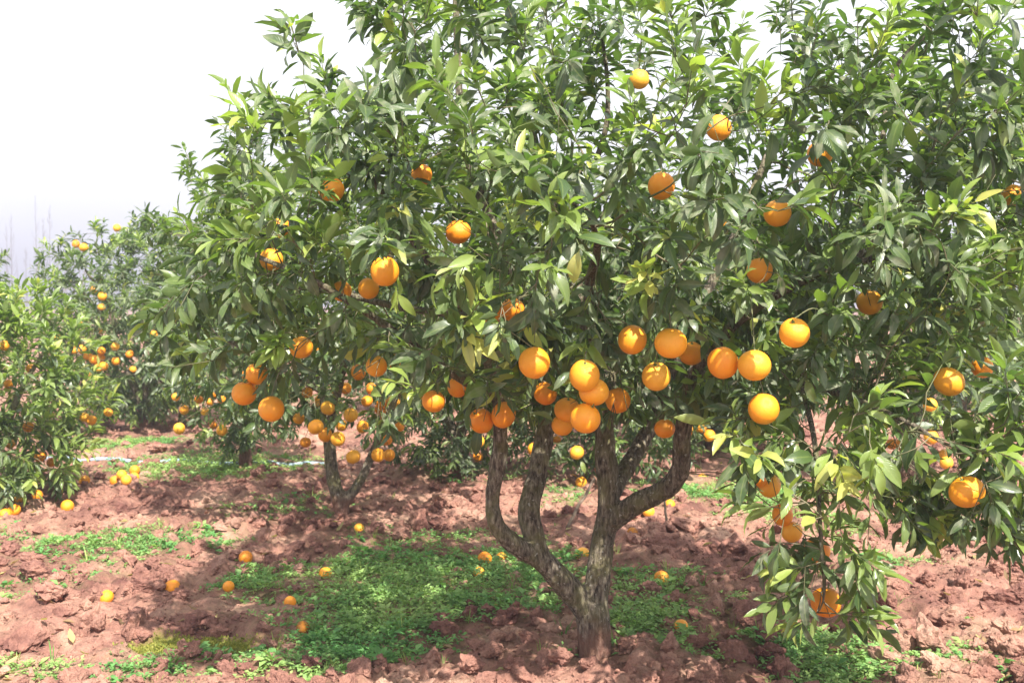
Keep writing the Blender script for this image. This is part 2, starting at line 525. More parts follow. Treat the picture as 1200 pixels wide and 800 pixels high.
def colonize(pos, par, attr, step, infl, kill, iters=80, up=0.08, R=None):
    pos, par = list(map(np.asarray, pos)), list(par)
    A = np.asarray(attr)
    arr = np.array(pos)
    d2 = np.full(len(A), 1e9)
    near = np.zeros(len(A), int)
    for s in range(0, len(arr), 200):
        dd = ((A[:, None, :] - arr[None, s:s + 200, :]) ** 2).sum(-1)
        k = dd.argmin(1)
        m = dd[np.arange(len(A)), k]
        b = m < d2
        d2[b], near[b] = m[b], k[b] + s
    seen = set()
    for it in range(iters):
        act = (d2 < infl * infl)
        if not act.any(): 
            if len(A) == 0: break
            act = d2 <= np.partition(d2, min(5, len(d2) - 1))[min(5, len(d2) - 1)]
        nn = near[act]
        dv = unit(A[act] - np.array(pos)[nn])
        uq, inv = np.unique(nn, return_inverse=True)
        acc = np.zeros((len(uq), 3))
        np.add.at(acc, inv, dv)
        acc = unit(unit(acc) + R.normal(0, 0.16, acc.shape) + np.array([0, 0, up]))
        new = []
        for k, node in enumerate(uq):
            p = pos[node] + acc[k] * step
            key = (int(node), tuple(np.round(acc[k], 1)))
            if key in seen: 
                continue
            seen.add(key)
            new.append(p)
            pos.append(p)
            par.append(int(node))
        if not new: break
        new = np.array(new)
        base = len(pos) - len(new)
        dd = ((A[:, None, :] - new[None, :, :]) ** 2).sum(-1)
        k = dd.argmin(1)
        m = dd[np.arange(len(A)), k]
        b = m < d2
        d2[b], near[b] = m[b], k[b] + base
        keep = d2 > kill * kill
        A, d2, near = A[keep], d2[keep], near[keep]
        if len(A) == 0: break
    return np.array(pos), np.array(par)

def skeleton(limbs, attr, step, infl, kill, R, tip=0.0016):
    """limbs: list of (points (n,3), radii (n,)). Returns nodes, parents, radii, fixed flags"""
    pos, par, fix = [], [], []
    for pts, rad in limbs:
        pp = catmull(np.column_stack([pts, rad]), 7)
        # resample by step
        seg = np.linalg.norm(np.diff(pp[:, :3], axis=0), axis=1)
        s = np.concatenate([[0], np.cumsum(seg)])
        m = max(2, int(s[-1] / (step * 0.7)))
        t = np.linspace(0, s[-1], m + 1)
        pr = np.column_stack([np.interp(t, s, pp[:, k]) for k in range(4)])
        prev = -1
        if pos:
            prev = int(((np.array(pos) - pr[0, :3]) ** 2).sum(1).argmin())
        for k, r in enumerate(pr):
            if k == 0 and prev >= 0 and np.linalg.norm(pos[prev] - r[:3]) < step * 0.5:
                continue
            pos.append(r[:3]); par.append(prev); fix.append(r[3])
            prev = len(pos) - 1
    nfix = len(pos)
    pos, par = colonize(pos, par, attr, step, infl, kill, R=R)
    n = len(pos)
    rad = np.zeros(n)
    kids = [[] for _ in range(n)]
    for i, p in enumerate(par):
        if p >= 0: kids[p].append(i)
    e = 2.35
    acc = np.zeros(n)
    for i in range(n - 1, -1, -1):
        r = (acc[i]) ** (1 / e) if kids[i] else tip
        r = max(r, tip)
        rad[i] = r
        if i < nfix: rad[i] = fix[i]
        if par[i] >= 0: acc[par[i]] += r ** e
    # children never thicker than parents
    for i in range(n):
        if par[i] >= 0 and i >= nfix: rad[i] = min(rad[i], rad[par[i]] * 0.92)
    return pos, par, rad, kids, nfix

def chains(pos, par, rad, kids, skip=None):
    """node chains from a fork to a tip"""
    out = []
    stack = [(i, -1) for i in range(len(pos)) if par[i] < 0]
    while stack:
        i, p = stack.pop()
        ch = [p] if p >= 0 else []
        while True:
            ch.append(i)
            k = kids[i]
            if not k: break
            k = sorted(k, key=lambda c: -rad[c])
            for c in k[1:]: stack.append((c, i))
            i = k[0]
        out.append(ch)
    return out

LEAF_PROFILE = {8: ([0, .09, .22, .38, .55, .72, .88, 1], [.045, .05, .55, .90, 1, .80, .42, .015]),
                6: ([0, .10, .30, .55, .80, 1], [.045, .06, .74, 1, .62, .015]),
                4: ([0, .30, .66, 1], [.05, .88, .84, .03])}
def leaf_geo(Lf, K):
    """leaf arrays -> verts (n*K*3,3), quads, uv, tint"""
    s, wd = map(np.array, LEAF_PROFILE[K])
    n = len(Lf['p'])
    kap = Lf['curve'][:, None]
    th = kap * s[None, :]
    al = np.where(np.abs(kap) > 1e-3, np.sin(th) / kap, s[None, :])
    dn = np.where(np.abs(kap) > 1e-3, (1 - np.cos(th)) / kap, 0)
    a, nn = Lf['a'], Lf['n']
    sd = np.cross(nn, a)
    Ln = Lf['len'][:, None, None]
    mid = Lf['p'][:, None, :] + Ln * (al[..., None] * a[:, None, :] - dn[..., None] * nn[:, None, :])
    loc_n = unit(np.cos(th)[..., None] * nn[:, None, :] + np.sin(th)[..., None] * a[:, None, :])
    w = (Lf['wid'] * Lf['len'])[:, None] * 0.5 * wd[None, :]
    fo = Lf['fold'][:, None, None]
    wav = Lf['wave'][:, None, None] * np.sin(s[None, :, None] * 9 + Lf['ph'][:, None, None])
    lv = mid + w[..., None] * (np.cos(fo) * sd[:, None, :] + (np.sin(fo) + wav) * loc_n)
    rv = mid + w[..., None] * (-np.cos(fo) * sd[:, None, :] + (np.sin(fo) - wav) * loc_n)
    v = np.stack([lv, mid, rv], 2).reshape(-1, 3)
    base = (np.arange(n) * K * 3)[:, None, None]
    i = np.arange(K - 1)[None, :, None] * 3
    j = np.arange(2)[None, None, :]
    q = np.stack([base + i + j, base + i + 3 + j, base + i + 3 + j + 1, base + i + j + 1], -1).reshape(-1, 4)
    q = q[:, ::-1]
    uv = np.zeros((n, K, 3, 2))
    uv[..., 0] = np.array([0, .5, 1])
    uv[..., 1] = s[None, :, None]
    tint = np.repeat(Lf['tint'], K * 3, axis=0)
    return v, q, uv.reshape(-1, 2), tint
def leaf_sub(Lf, m):
    return {k: v[m] for k, v in Lf.items()}

def make_leaves(pos, par, rad, kids, center, shape, R, size=0.1, per=(6, 11), every=1.0, young=0.16, droop=0.0, dusty=1.0, maxr=0.006):
    """leafy shoots on the twig ends; returns leaf arrays and shoot axes"""
    n = len(pos)
    S0, SD, SL, SY = [], [], [], []
    for i in range(n):
        if rad[i] > maxr or par[i] < 0: continue
        tipn = not kids[i]
        d = unit(pos[i] - pos[par[i]])
        out = (pos[i] - center) / shape
        rr = np.linalg.norm(out)
        out = unit(out)
        m = R.integers(1, 4) if tipn else (1 if R.random() < 0.42 * every else 0)
        for _ in range(m):
            lateral = R.normal(0, 1, 3)
            vert = 0.30 + 0.55 * out[2] - droop * (1 - abs(out[2]))
            dd = unit(d * (0.7 if tipn else 0.3) + out * 0.55 + unit(lateral) * 0.6 + np.array([0, 0, vert]))
            yg = R.random() < young * (0.5 + 0.7 * rr + 0.4 * max(out[2], 0))
            if yg: dd = unit(dd + np.array([0, 0, 0.55]))
            S0.append(pos[i]); SD.append(dd); SL.append(R.uniform(0.05, 0.17) * size / 0.1); SY.append(yg)
    P0, A0, N0, LN, WD, CU, FO, WV, T0 = [], [], [], [], [], [], [], [], []
    upv = np.array([0, 0, 1.0])
    for s0, d, sl, yg in zip(S0, SD, SL, SY):
        k = R.integers(per[0], per[1] + 1)
        ref = unit(np.cross(d, R.normal(0, 1, 3)))
        ref2 = np.cross(d, ref)
        ph = R.uniform(0, 6.28)
        basehue = R.normal(0.34, 0.15) if not yg else R.normal(0.76, 0.09)
        for j in range(k):
            t = (j + 0.6) / k
            ang = ph + j * 2.4
            rd = math.cos(ang) * ref + math.sin(ang) * ref2
            op = math.radians(R.uniform(58, 82) * (1 - t) + R.uniform(22, 48) * t)
            if yg: op *= 0.72
            a = d * math.cos(op) + rd * math.sin(op)
            a[2] -= R.uniform(-0.05, 0.42) * (0.3 if yg else 1)
            a = a / np.linalg.norm(a)
            nn = upv * 0.9 + d * 0.5 + R.normal(0, 0.42, 3)
            nn = nn - a * (nn @ a)
            nn = nn / (np.linalg.norm(nn) + 1e-9)
            P0.append(s0 + d * sl * t + R.normal(0, 0.002, 3)); A0.append(a); N0.append(nn)
            ln = size * R.uniform(0.55, 1.32) * (0.72 + 0.28 * math.sin(math.pi * min(1, t * 0.85 + 0.12)))
            LN.append(ln); WD.append(R.uniform(0.25, 0.39)); CU.append(R.uniform(-0.1, 1.35)); FO.append(R.uniform(0.10, 0.72)); WV.append(R.uniform(0, 0.22))
            hue = basehue + R.normal(0, 0.07) + 0.10 * max(0, t - 0.6)
            if R.random() < 0.012: hue = R.uniform(0.85, 1.0)
            T0.append((np.clip(hue, 0.02, 1), np.clip(R.normal(0.55, 0.35) * dusty, 0, 1) * (0.25 if yg else 1), R.random()))
    Lf = dict(p=np.array(P0), a=np.array(A0), n=np.array(N0), len=np.array(LN), wid=np.array(WD), curve=np.array(CU),
              fold=np.array(FO), wave=np.array(WV), ph=R.uniform(0, 6.28, len(P0)), tint=np.array(T0))
    shoots = (np.array(S0), np.array(SD), np.array(SL))
    return Lf, shoots

def visible_area(Lf, blockers=()):
    """rough count of picture pixels that each leaf shows (nearest leaves first)"""
    cen = Lf['p'] + Lf['a'] * (Lf['len'] * 0.5)[:, None]
    px, py, dz = proj(cen)
    ax, ay, _ = proj(Lf['p'] + Lf['a'] * Lf['len'][:, None])
    bx, by, _ = proj(Lf['p'])
    view = unit(cen - np.array([0, 0, CAM_H]))
    facing = np.abs((Lf['n'] * view).sum(1)) * 0.85 + 0.15
    hw = Lf['wid'] * Lf['len'] * F / dz * 0.5 * facing
    buf = np.zeros((400, 600), bool)
    area = np.zeros(len(cen))
    for i in np.argsort(dz):
        hl = max(2.0, math.hypot(ax[i] - bx[i], ay[i] - by[i]) * 0.5)
        x0, x1 = int((px[i] - hl) / 2), int((px[i] + hl) / 2) + 1
        y0, y1 = int((py[i] - hl) / 2), int((py[i] + hl) / 2) + 1
        x0, y0, x1, y1 = max(x0, 0), max(y0, 0), min(x1, 600), min(y1, 400)
        if x0 >= x1 or y0 >= y1 or dz[i] < 0.3: continue
        gx, gy = np.meshgrid(np.arange(x0, x1) * 2 + 1 - px[i], np.arange(y0, y1) * 2 + 1 - py[i])
        ux, uy = (ax[i] - bx[i]) / (2 * hl), (ay[i] - by[i]) / (2 * hl)
        l = (gx * ux + gy * uy) / hl
        w = (-gx * uy + gy * ux) / max(hw[i], 1.0)
        mk = (l * l + w * w) < 1
        sub = buf[y0:y1, x0:x1]
        area[i] = (mk & ~sub).sum() * 4
        sub |= mk
    return area

def trunk_mesh(name, limbs, voxel, amp, R, rmin):
    b = Build()
    for pts, rad in limbs:
        m = rad >= rmin
        k = int(np.argmin(m)) if not m.all() else len(m)
        if k < 2: continue
        pp = catmull(np.column_stack([pts[:k], rad[:k]]), 8)
        b.add(*tube(pp[:, :3], pp[:, 3], 14))
    me = b.mesh(name, M_BARK)
    tmp = bpy.data.objects.new('tmp_trunk', me)
    C.objects.link(tmp)
    rm = tmp.modifiers.new('r', 'REMESH')
    rm.mode = 'VOXEL'
    rm.voxel_size = voxel
    sm = tmp.modifiers.new('s', 'SMOOTH')
    sm.factor = 0.5
    sm.iterations = 5
    dg = bpy.context.evaluated_depsgraph_get()
    me2 = bpy.data.meshes.new_from_object(tmp.evaluated_get(dg))
    bpy.data.objects.remove(tmp)
    n = len(me2.vertices)
    co = np.zeros(n * 3)
    nr = np.zeros(n * 3)
    me2.vertices.foreach_get('co', co)
    me2.vertices.foreach_get('normal', nr)
    co, nr = co.reshape(-1, 3), nr.reshape(-1, 3)
    sc = np.array([1, 1, 0.35])
    co = co + nr * (amp * 1.3 * fbm(co * 11, 5, 3) + amp * 0.9 * fbm(co * sc * 45, 9, 3))[:, None]
    me2.vertices.foreach_set('co', co.ravel())
    me2.polygons.foreach_set('use_smooth', np.ones(len(me2.polygons), bool))
    me2.update()
    me2.name = name
    if not me2.materials: me2.materials.append(M_BARK)
    return me2

def limb(px):
    a = np.array(px, float)
    pts = np.array([P(x, y, d) for x, y, d, _ in a])
    return pts, a[:, 3] * a[:, 2] / F * 0.95

def ellipsoid_attr(n, c, r, R, pw=2.4, hollow=0.35, clump=0.0, seed=1, cut=None):
    out = []
    while len(out) < n:
        q = R.uniform(-1, 1, (n * 3, 3))
        d = (np.abs(q) ** pw).sum(1) ** (1 / pw)
        ok = (d < 1) & (R.random(len(q)) < hollow + (1 - hollow) * d ** 2)
        p = np.asarray(c) + q * np.asarray(r)
        if clump > 0:
            ok &= fbm(p * 2.3, seed, 2) > -0.55 + clump * R.random(len(p)) * 0.5 - 0.1 + (clump - 0.5) * 0.35
        if cut is not None: ok &= cut(p)
        out += list(p[ok])
    return np.array(out[:n])

FRUIT = []      # (pos, diameter, tree key, label, group)
def finish_tree(name, label, group, base, limbs, sk, Lf, shoots, trunk_me, n_parts, K, fruit_pts=(), rmin=0.0, min_area=45, branch_parts=True):
    pos, par, rad, kids, nfix = sk
    root = bpy.data.objects.new(name, None)
    root.empty_display_size = 0.2
    C.objects.link(root)
    root.location = base
    tag(root, label, 'tree', group)
    off = -np.asarray(base)
    t = obj('trunk', trunk_me, root)
    t.matrix_parent_inverse = Matrix.Identity(4)
    t.location = off
    tw = Build()
    for ch in chains(pos, par, rad, kids):
        r = rad[ch].copy()
        if len(ch) > 1: r[0] = min(r[0], r[1] * 1.25)
        # leave out what the trunk mesh already shows
        k0 = 0
        while k0 < len(ch) - 2 and ch[k0 + 1] < nfix and rad[ch[k0 + 1]] >= rmin * 1.02: k0 += 1
        if ch[-1] < nfix and rad[ch[-1]] >= rmin: continue
        pth, r = pos[ch][k0:], r[k0:]
        if len(pth) < 2: continue
        if len(pth) > 2:
            pr = catmull(np.column_stack([pth, r]), 2)
            pth, r = pr[:, :3], np.abs(pr[:, 3])
        geo = tube(pth, np.maximum(r, 0.0009), 6 if r[0] > 0.004 else 4)
        if branch_parts and r[0] > 0.0048 and len(pth) > 8:
            bb = Build(); bb.add(*geo)
            o = obj('branch', bb.mesh('branch', M_BARK if r[0] > 0.008 else M_TWIG), root); o.location = off
        else:
            tw.add(*geo)
    for s0, d, l in zip(*shoots):
        tw.add(*tube(np.array([s0, s0 + d * l * 0.5, s0 + d * l]), [0.0017, 0.0014, 0.001], 3, False))
    for q in fruit_pts:     # fruit stalks
        top = q[0] + np.array([0, 0, q[1] * 0.46])
        dv = pos - top
        cost = np.linalg.norm(dv, axis=1) + np.where(dv[:, 2] < 0.0, 0.25, 0)
        i = int(cost.argmin())
        b = pos[i]
        mid = (b + top) / 2 + np.array([0, 0, 0.25 * np.linalg.norm(b - top) * 0.5])
        tw.add(*tube(catmull(np.array([b, mid, top]), 4), np.full(9, 0.0019), 5, False))
    o = tag(obj('twigs', tw.mesh('twigs', M_TWIG), root), kind='stuff'); o.location = off
    n = len(Lf['p'])
    part = np.zeros(n, bool)
    if n_parts:
        ar = visible_area(Lf)
        idx = np.argsort(-ar)[:n_parts]
        idx = idx[ar[idx] >= min_area]
        part[idx] = True
        for i in idx:
            one = leaf_sub(Lf, np.array([i]))
            b0 = one['p'][0].copy()
            one['p'] = one['p'] - b0
            v, q, uv, ti = leaf_geo(one, 8)
            o = obj('leaf', mesh_np('leaf', v, q, ti, uv, M_LEAF), root)
            o.location = off + b0
    v, q, uv, ti = leaf_geo(leaf_sub(Lf, ~part), K)
    o = tag(obj('foliage', mesh_np('foliage', v, q, ti, uv, M_LEAF), root), kind='stuff')
    o.location = off
    return root

def prune_for_fruit(Lf, fruit, hide=0.12, rad_k=0.85, R=None, px_extra=0.0):
    """fruit hang clear of the leaf mass: drop leaves that grow through or just outside a fruit"""
    cen = Lf['p'] + Lf['a'] * (Lf['len'] * 0.55)[:, None]
    keep = np.ones(len(cen), bool)
    camp = np.array([0, 0, CAM_H])
    for (q, d, vis) in fruit:
        keep &= np.linalg.norm(cen - q, axis=1) > d * 0.5 + 0.012
        if not vis: continue
        ax = q - camp
        L = np.linalg.norm(ax); ax = ax / L
        for frac in (0.1, 0.3, 0.5, 0.7, 0.92):
            pt = Lf['p'] + Lf['a'] * (Lf['len'] * frac)[:, None]
            rel = pt - camp
            t = rel @ ax
            perp = np.linalg.norm(rel - t[:, None] * ax, axis=1)
            hit = (t < L + 0.01) & (t > 0.5) & (perp < d * 0.5 * rad_k * t / L + 0.010)
            keep &= ~(hit & (R.random(len(hit)) > hide))
    return leaf_sub(Lf, keep)

# ---- fruit seen in the photograph: x, y, diameter in pixels (, hidden)
MAIN_FRUIT = {
 'cluster': [(626,425,36),(639,461,29),(685,440,36),(696,459,35),(724,469,29),(665,480,31),(686,490,36),(659,498,26,1)],
 'pair': [(590,486,30),(564,493,29)],
 'inner': [(769,441,34),(786,402,37),(741,398,34,1),(810,414,29,1),(577,368,24,1),(601,363,27),(779,502,24,1),(537,453,26),(508,470,27)],
 'quartet': [(847,425,36),(884,428,37),(895,479,36),(931,390,37)],
 'high': [(749,93,24),(842,150,30),(961,180,30,1),(775,218,33),(840,262,24,1),(1187,229,26,1),(494,205,24,1)],
 'mid': [(911,250,33),(890,317,32),(1019,354,30),(1049,336,25,1)],
 'left': [(318,304,29),(537,272,29),(451,318,34),(432,338,24),(400,341,24,1),(388,222,32,1),(328,267,24,1)],
 'leftlow': [(353,407,28),(286,461,29),(318,479,31),(301,438,27,1),(441,429,26),(469,425,25,1)],
 'skirt': [(1112,447,35),(1151,430,26,1),(1133,576,39),(1010,490,26,1)],
 'droop': [(902,569,27),(917,603,25),(928,623,25),(957,645,31,1),(968,705,35),(886,560,25,1)],
}
LBL = {
 'cluster': ('ripe orange in the tight bunch hanging just above the forking trunk', 'tight bunch above the forking trunk'),
 'pair': ('one of two touching oranges hanging beside the bent limb of the big tree', 'touching pair beside the bent limb'),
 'inner': ('orange in the shade inside the big crown among dark leaves', 'oranges shaded inside the big crown'),
 'quartet': ('large sunlit orange in the loose foursome on the crown front', 'loose foursome of large sunlit oranges'),
 'high': ('orange high in the big crown, half hidden among leaves against white sky', 'oranges high in the big crown'),
 'mid': ('sunlit orange among pale leaves above the loose foursome of fruit', 'sunlit oranges above the foursome'),
 'left': ('bright orange on the crown side that faces the second orange tree', 'oranges on the crown side towards the second tree'),
 'leftlow': ('orange hanging low where the big crown overlaps the second tree', 'oranges low by the second tree'),
 'skirt': ('orange on the low spreading skirt of leaves away from the trunk', 'oranges on the low leafy skirt'),
 'droop': ('orange on the drooping branch that nearly touches the ground', 'oranges on the drooping branch'),
}
SINGLE = {(318,304): 'bright lone orange in full sun on the thin outer leaves towards the hazy sky',
          (537,272): 'small sunlit lone orange above the second tree trunk, no leaf across it',
          (451,318): 'large orange with a leaf lying across its top, touching a smaller one',
          (432,338): 'half hidden orange tucked under the large leaf-topped orange',
          (911,250): 'smooth glowing orange hanging alone, brightest above the loose foursome',
          (931,390): 'topmost orange of the loose foursome on the crown front',
          (895,479): 'lowest orange of the loose foursome on the crown front',
          (749,93): 'topmost orange of all, small and dark against the white sky',
          (1133,576): 'big orange lying on leaves of the low skirt with a leaf across its middle',
          (1112,447): 'orange partly behind leaves on the upper part of the low skirt',
          (968,705): 'lowest orange on the drooping branch, wrapped in leaves close to the soil',
          (724,469): 'smallest orange of the tight bunch, hanging clear at its edge',
          (685,440): 'top orange of the tight bunch with one side in yellow sunlight',
          (686,490): 'bottom orange of the tight bunch above the forking trunk',
          (626,425): 'orange above the limb with a single narrow leaf hanging over it',
          (775,218): 'orange split by a leaf high in the middle of the big crown',
          (842,150): 'orange crossed by a pale dry leaf high in the big crown'}
def fruit_list(entries, dmin, dmax, R, true=0.083):
    out = []
    for e in entries:
        x, y, d = e[:3]
        D = float(np.clip(true * F / d, dmin, dmax))
        D = D + R.uniform(-0.05, 0.05)
        dia = float(np.clip(d * D / F, 0.058, 0.10))
        out.append((P(x, y, D), dia, len(e) < 4))
    return out

# ---- the big tree in front
def build_main():
    R = np.random.default_rng(21)
    D0 = 3.87
    base = np.array([TRUNK[0], TRUNK[1], 0.0])
    L = [
     limb([(699,832,D0,36),(698,806,D0,27),(698,785,D0,22.5),(697,760,D0,21),(694,725,D0,21),(693,706,D0,21)]),
     limb([(695,720,D0,16),(702,665,3.88,16),(709,622,3.9,15),(714,592,3.9,15)]),
     limb([(714,600,3.9,14),(711,545,3.9,13),(706,490,3.92,12),(692,400,3.95,10),(672,320,4.0,8),(640,200,4.05,5)]),
     limb([(718,580,3.9,10),(742,535,4.0,10),(768,490,4.05,9.5),(796,410,4.1,8),(850,300,4.2,6),(900,180,4.3,4)]),
     limb([(712,615,3.9,13),(740,593,3.85,13),(775,576,3.8,13),(796,552,3.76,12.5),(800,505,3.72,10.5),(812,440,3.66,9),(860,380,3.6,7),(940,330,3.5,5),(1030,300,3.4,4)]),
     limb([(812,440,3.66,7),(880,440,3.5,6),(960,455,3.3,5),(1010,470,3.1,4),(1075,500,2.95,3)]),
     limb([(940,452,3.35,4),(955,520,3.05,3.6),(960,600,2.95,3),(966,680,2.9,2.4)]),
     limb([(692,722,D0,17),(668,690,3.83,16),(645,666,3.8,15),(620,645,3.77,14)]),
     limb([(632,655,3.78,12),(600,635,3.73,12),(581,612,3.7,11),(577,580,3.7,10.5),(586,520,3.68,10),(582,450,3.65,9),(550,370,3.6,7),(490,290,3.5,5),(430,200,3.5,4)]),
     limb([(636,660,3.79,13),(620,600,3.8,13),(630,552,3.85,12.5),(641,490,3.9,11),(638,420,3.95,9),(600,320,4.0,7),(560,220,4.1,6),(541,150,4.15,5),(534,0,4.2,4),(530,-50,4.2,2)]),
     limb([(582,470,3.65,6),(520,430,3.5,6),(450,380,3.4,5),(370,330,3.3,4),(300,300,3.4,3)]),
     limb([(550,370,3.6,5),(470,360,3.9,4.5),(380,340,4.2,4),(290,330,4.3,3)]),
     limb([(706,490,3.92,9),(720,400,4.3,8),(740,300,4.7,6),(760,200,4.9,4)]),
     limb([(692,400,3.95,8),(690,340,3.6,7),(700,290,3.2,5),(690,250,3.0,3)]),
     limb([(660,270,4.02,5),(705,170,4.0,4),(712,100,4.0,3),(700,10,4.0,2)]),
     limb([(1000,310,3.44,4),(1080,215,3.5,4),(1150,150,3.55,3.2),(1205,95,3.6,2.4)]),
     limb([(1000,310,3.44,4),(1030,200,3.6,3.6),(1045,90,3.7,3),(1090,35,3.7,2)]),
    ]
    c = np.array([0.40, 3.80, 1.72])
    rr = np.array([1.62, 1.22, 0.80])
    def cut(p):
        # flat-bottomed crown; the left shoulder is lower than the right one
        top = 2.27 + 0.20 * fbm(p * 3, 4, 2) - 1.15 * np.maximum(0, -0.42 - p[:, 0]) - 0.22 * np.maximum(0, p[:, 0] - 1.1)
        low = 0.97 - 0.06 * smooth01((p[:, 1] - 3.9) / 1.0) + 0.14 * smooth01((-0.1 - p[:, 0]) / 0.3)
        thin = np.where(p[:, 2] > 1.85, 0.5, 1.0)
        return (p[:, 2] < top) & (p[:, 2] > low) & (R.random(len(p)) < thin)
    A = ellipsoid_attr(960, c, rr, R, 2.35, 0.28, 0.5, 31, cut)
    blobs = [((1075,505,2.95),(0.36,0.40,0.16),60), ((1165,585,2.95),(0.22,0.30,0.10),34), ((955,620,2.95),(0.14,0.18,0.22),32), ((1010,555,2.95),(0.22,0.22,0.14),34),
             ((1110,570,3.2),(0.25,0.3,0.10),24), ((925,520,3.05),(0.14,0.2,0.15),18), ((968,715,2.9),(0.08,0.10,0.10),9), ((250,370,3.7),(0.18,0.45,0.15),18), ((300,420,3.4),(0.20,0.3,0.08),12),
             ((1180,330,3.2),(0.25,0.5,0.35),20), ((880,520,3.0),(0.10,0.15,0.12),8), ((480,440,3.2),(0.2,0.3,0.08),12), ((700,462,3.9),(0.50,0.45,0.06),44)]
    for (x, y, d), r, n in blobs:
        A = np.vstack([A, ellipsoid_attr(n, P(x, y, d), r, R, 2.0, 0.6)])
    sk = skeleton(L, A, 0.055, 0.55, 0.075, R)
    pos, par, rad, kids, nfix = sk
    Lf, sh = make_leaves(pos, par, rad, kids, c, rr, R, size=0.092, per=(8, 14), every=1.45, young=0.23)
    fr, meta = [], []
    for g, ent in MAIN_FRUIT.items():
        fl = fruit_list(ent, 2.62, 3.6, R)
        for e, f in zip(ent, fl):
            fr.append(f)
            lab, grp = LBL[g]
            if (e[0], e[1]) in SINGLE: lab, grp = SINGLE[(e[0], e[1])], 'oranges hanging on the big tree'
            FRUIT.append((f[0], f[1], lab, grp, True))
    Lf = prune_for_fruit(Lf, fr, hide=0.10, R=R)
    gaps = [(x, y, d, D) for D, l in ((6.0, [(384,478,17),(411,486,17),(370,500,19),(461,471,15),(446,479,14),(430,470,14),(405,455,14),(375,470,14),(420,436,18)]),
                                      (7.2, [(1090,474,17),(1091,512,18),(1109,542,18),(1060,545,16),(1045,520,14)]), (10.6, [(180,392,10),(197,357,9)])) for x, y, d in l]
    Lf = prune_for_fruit(Lf, [(P(x, y, D), d * 1.15 * D / F, True) for x, y, d, D in gaps], hide=0.25, R=R)   # thin spots in the leaf mass
    # the forks under the crown stay open
    cen = Lf['p'] + Lf['a'] * Lf['len'][:, None]
    px, py, dz = proj(cen)
    Lf = leaf_sub(Lf, ~((px > 560) & (px < 830) & (py > 500) & (cen[:, 2] < 1.0)))
    rmin = 0.0175
    tm = trunk_mesh('trunk', L, 0.0075, 0.0055, R, rmin)
    print('main leaves', len(Lf['p']), 'nodes', len(pos))
    return finish_tree('orange_tree', 'big orange tree with forked bare trunk and wide fruit-laden crown', 'orange trees of the orchard', base, L, sk, Lf, sh, tm, 300, 6,
                       fr, rmin)
build_main()

# ---- the other trees of the orchard
def small_tree(seed, base, c, r, trunk_r, stems, n_attr, label, fruit=(), n_parts=0, K=4, size=0.085, young=0.12, kill=0.10, per=(7, 12), low=None, every=0.7, branch_parts=False,
               fork=0.35, dusty=1.0, limbs=None, pw=2.3, group='orange trees of the orchard', min_area=45):
    R = np.random.default_rng(seed)
    base = np.asarray(base, float)
    c, r = np.asarray(c, float), np.asarray(r, float)
    L = []
    fz = base + np.array([0, 0, fork])
    L.append((np.array([base - [0, 0, 0.12], base + [0.0, 0, fork * 0.5], fz]), np.array([trunk_r * 1.2, trunk_r, trunk_r * 0.95])))
    for k in range(stems):
        a = k * 2 * math.pi / stems + R.uniform(-0.4, 0.4) + 0.3
        dr = np.array([math.cos(a) * r[0], math.sin(a) * r[1], 0])
        p0 = base + np.array([0, 0, fork * 0.8])
        p1 = p0 + dr * 0.2 + np.array([0, 0, (c[2] - p0[2]) * 0.45])
        p2 = c + dr * 0.38 + np.array([0, 0, r[2] * R.uniform(-0.1, 0.2)])
        p3 = c + dr * 0.62 + np.array([0, 0, r[2] * R.uniform(0.1, 0.55)])
        L.append((np.array([p0, p1, p2, p3]), np.array([0.7, 0.6, 0.35, 0.18]) * trunk_r))
    if limbs: L = limbs
    cut = (lambda p: p[:, 2] > low) if low is not None else (lambda p: p[:, 2] > 0.10)
    A = ellipsoid_attr(int(n_attr * 1.7), c, r, R, pw, 0.25, 0.55, seed + 3, cut)
    sk = skeleton(L, A, 0.07, 0.6, kill * 0.85, R)
    pos, par, rad, kids, nfix = sk
    Lf, sh = make_leaves(pos, par, rad, kids, c, r, R, size=size, per=per, every=every, young=young, droop=0.15, dusty=dusty)
    cen = Lf['p'] + Lf['a'] * Lf['len'][:, None]
    Lf = leaf_sub(Lf, cen[:, 2] > 0.03)
    fr = []
    for e, lab, grp in fruit:
        dd = r[1] * 0.85
        f = fruit_list([e], base[1] - dd, base[1] + dd * 0.4, R)[0]
        fr.append(f)
        FRUIT.append((f[0], f[1], lab, grp, False))
    Lf = prune_for_fruit(Lf, fr, hide=0.15, rad_k=0.8, R=R)
    tm = trunk_mesh('trunk', L, max(0.010, trunk_r * 0.2), 0.004, R, trunk_r * 0.45)
    print(label, len(Lf['p']), len(pos))
    return finish_tree('orange_tree', label, group, base, L, sk, Lf, sh, tm, n_parts, K, fr, trunk_r * 0.45, min_area=min_area, branch_parts=branch_parts)

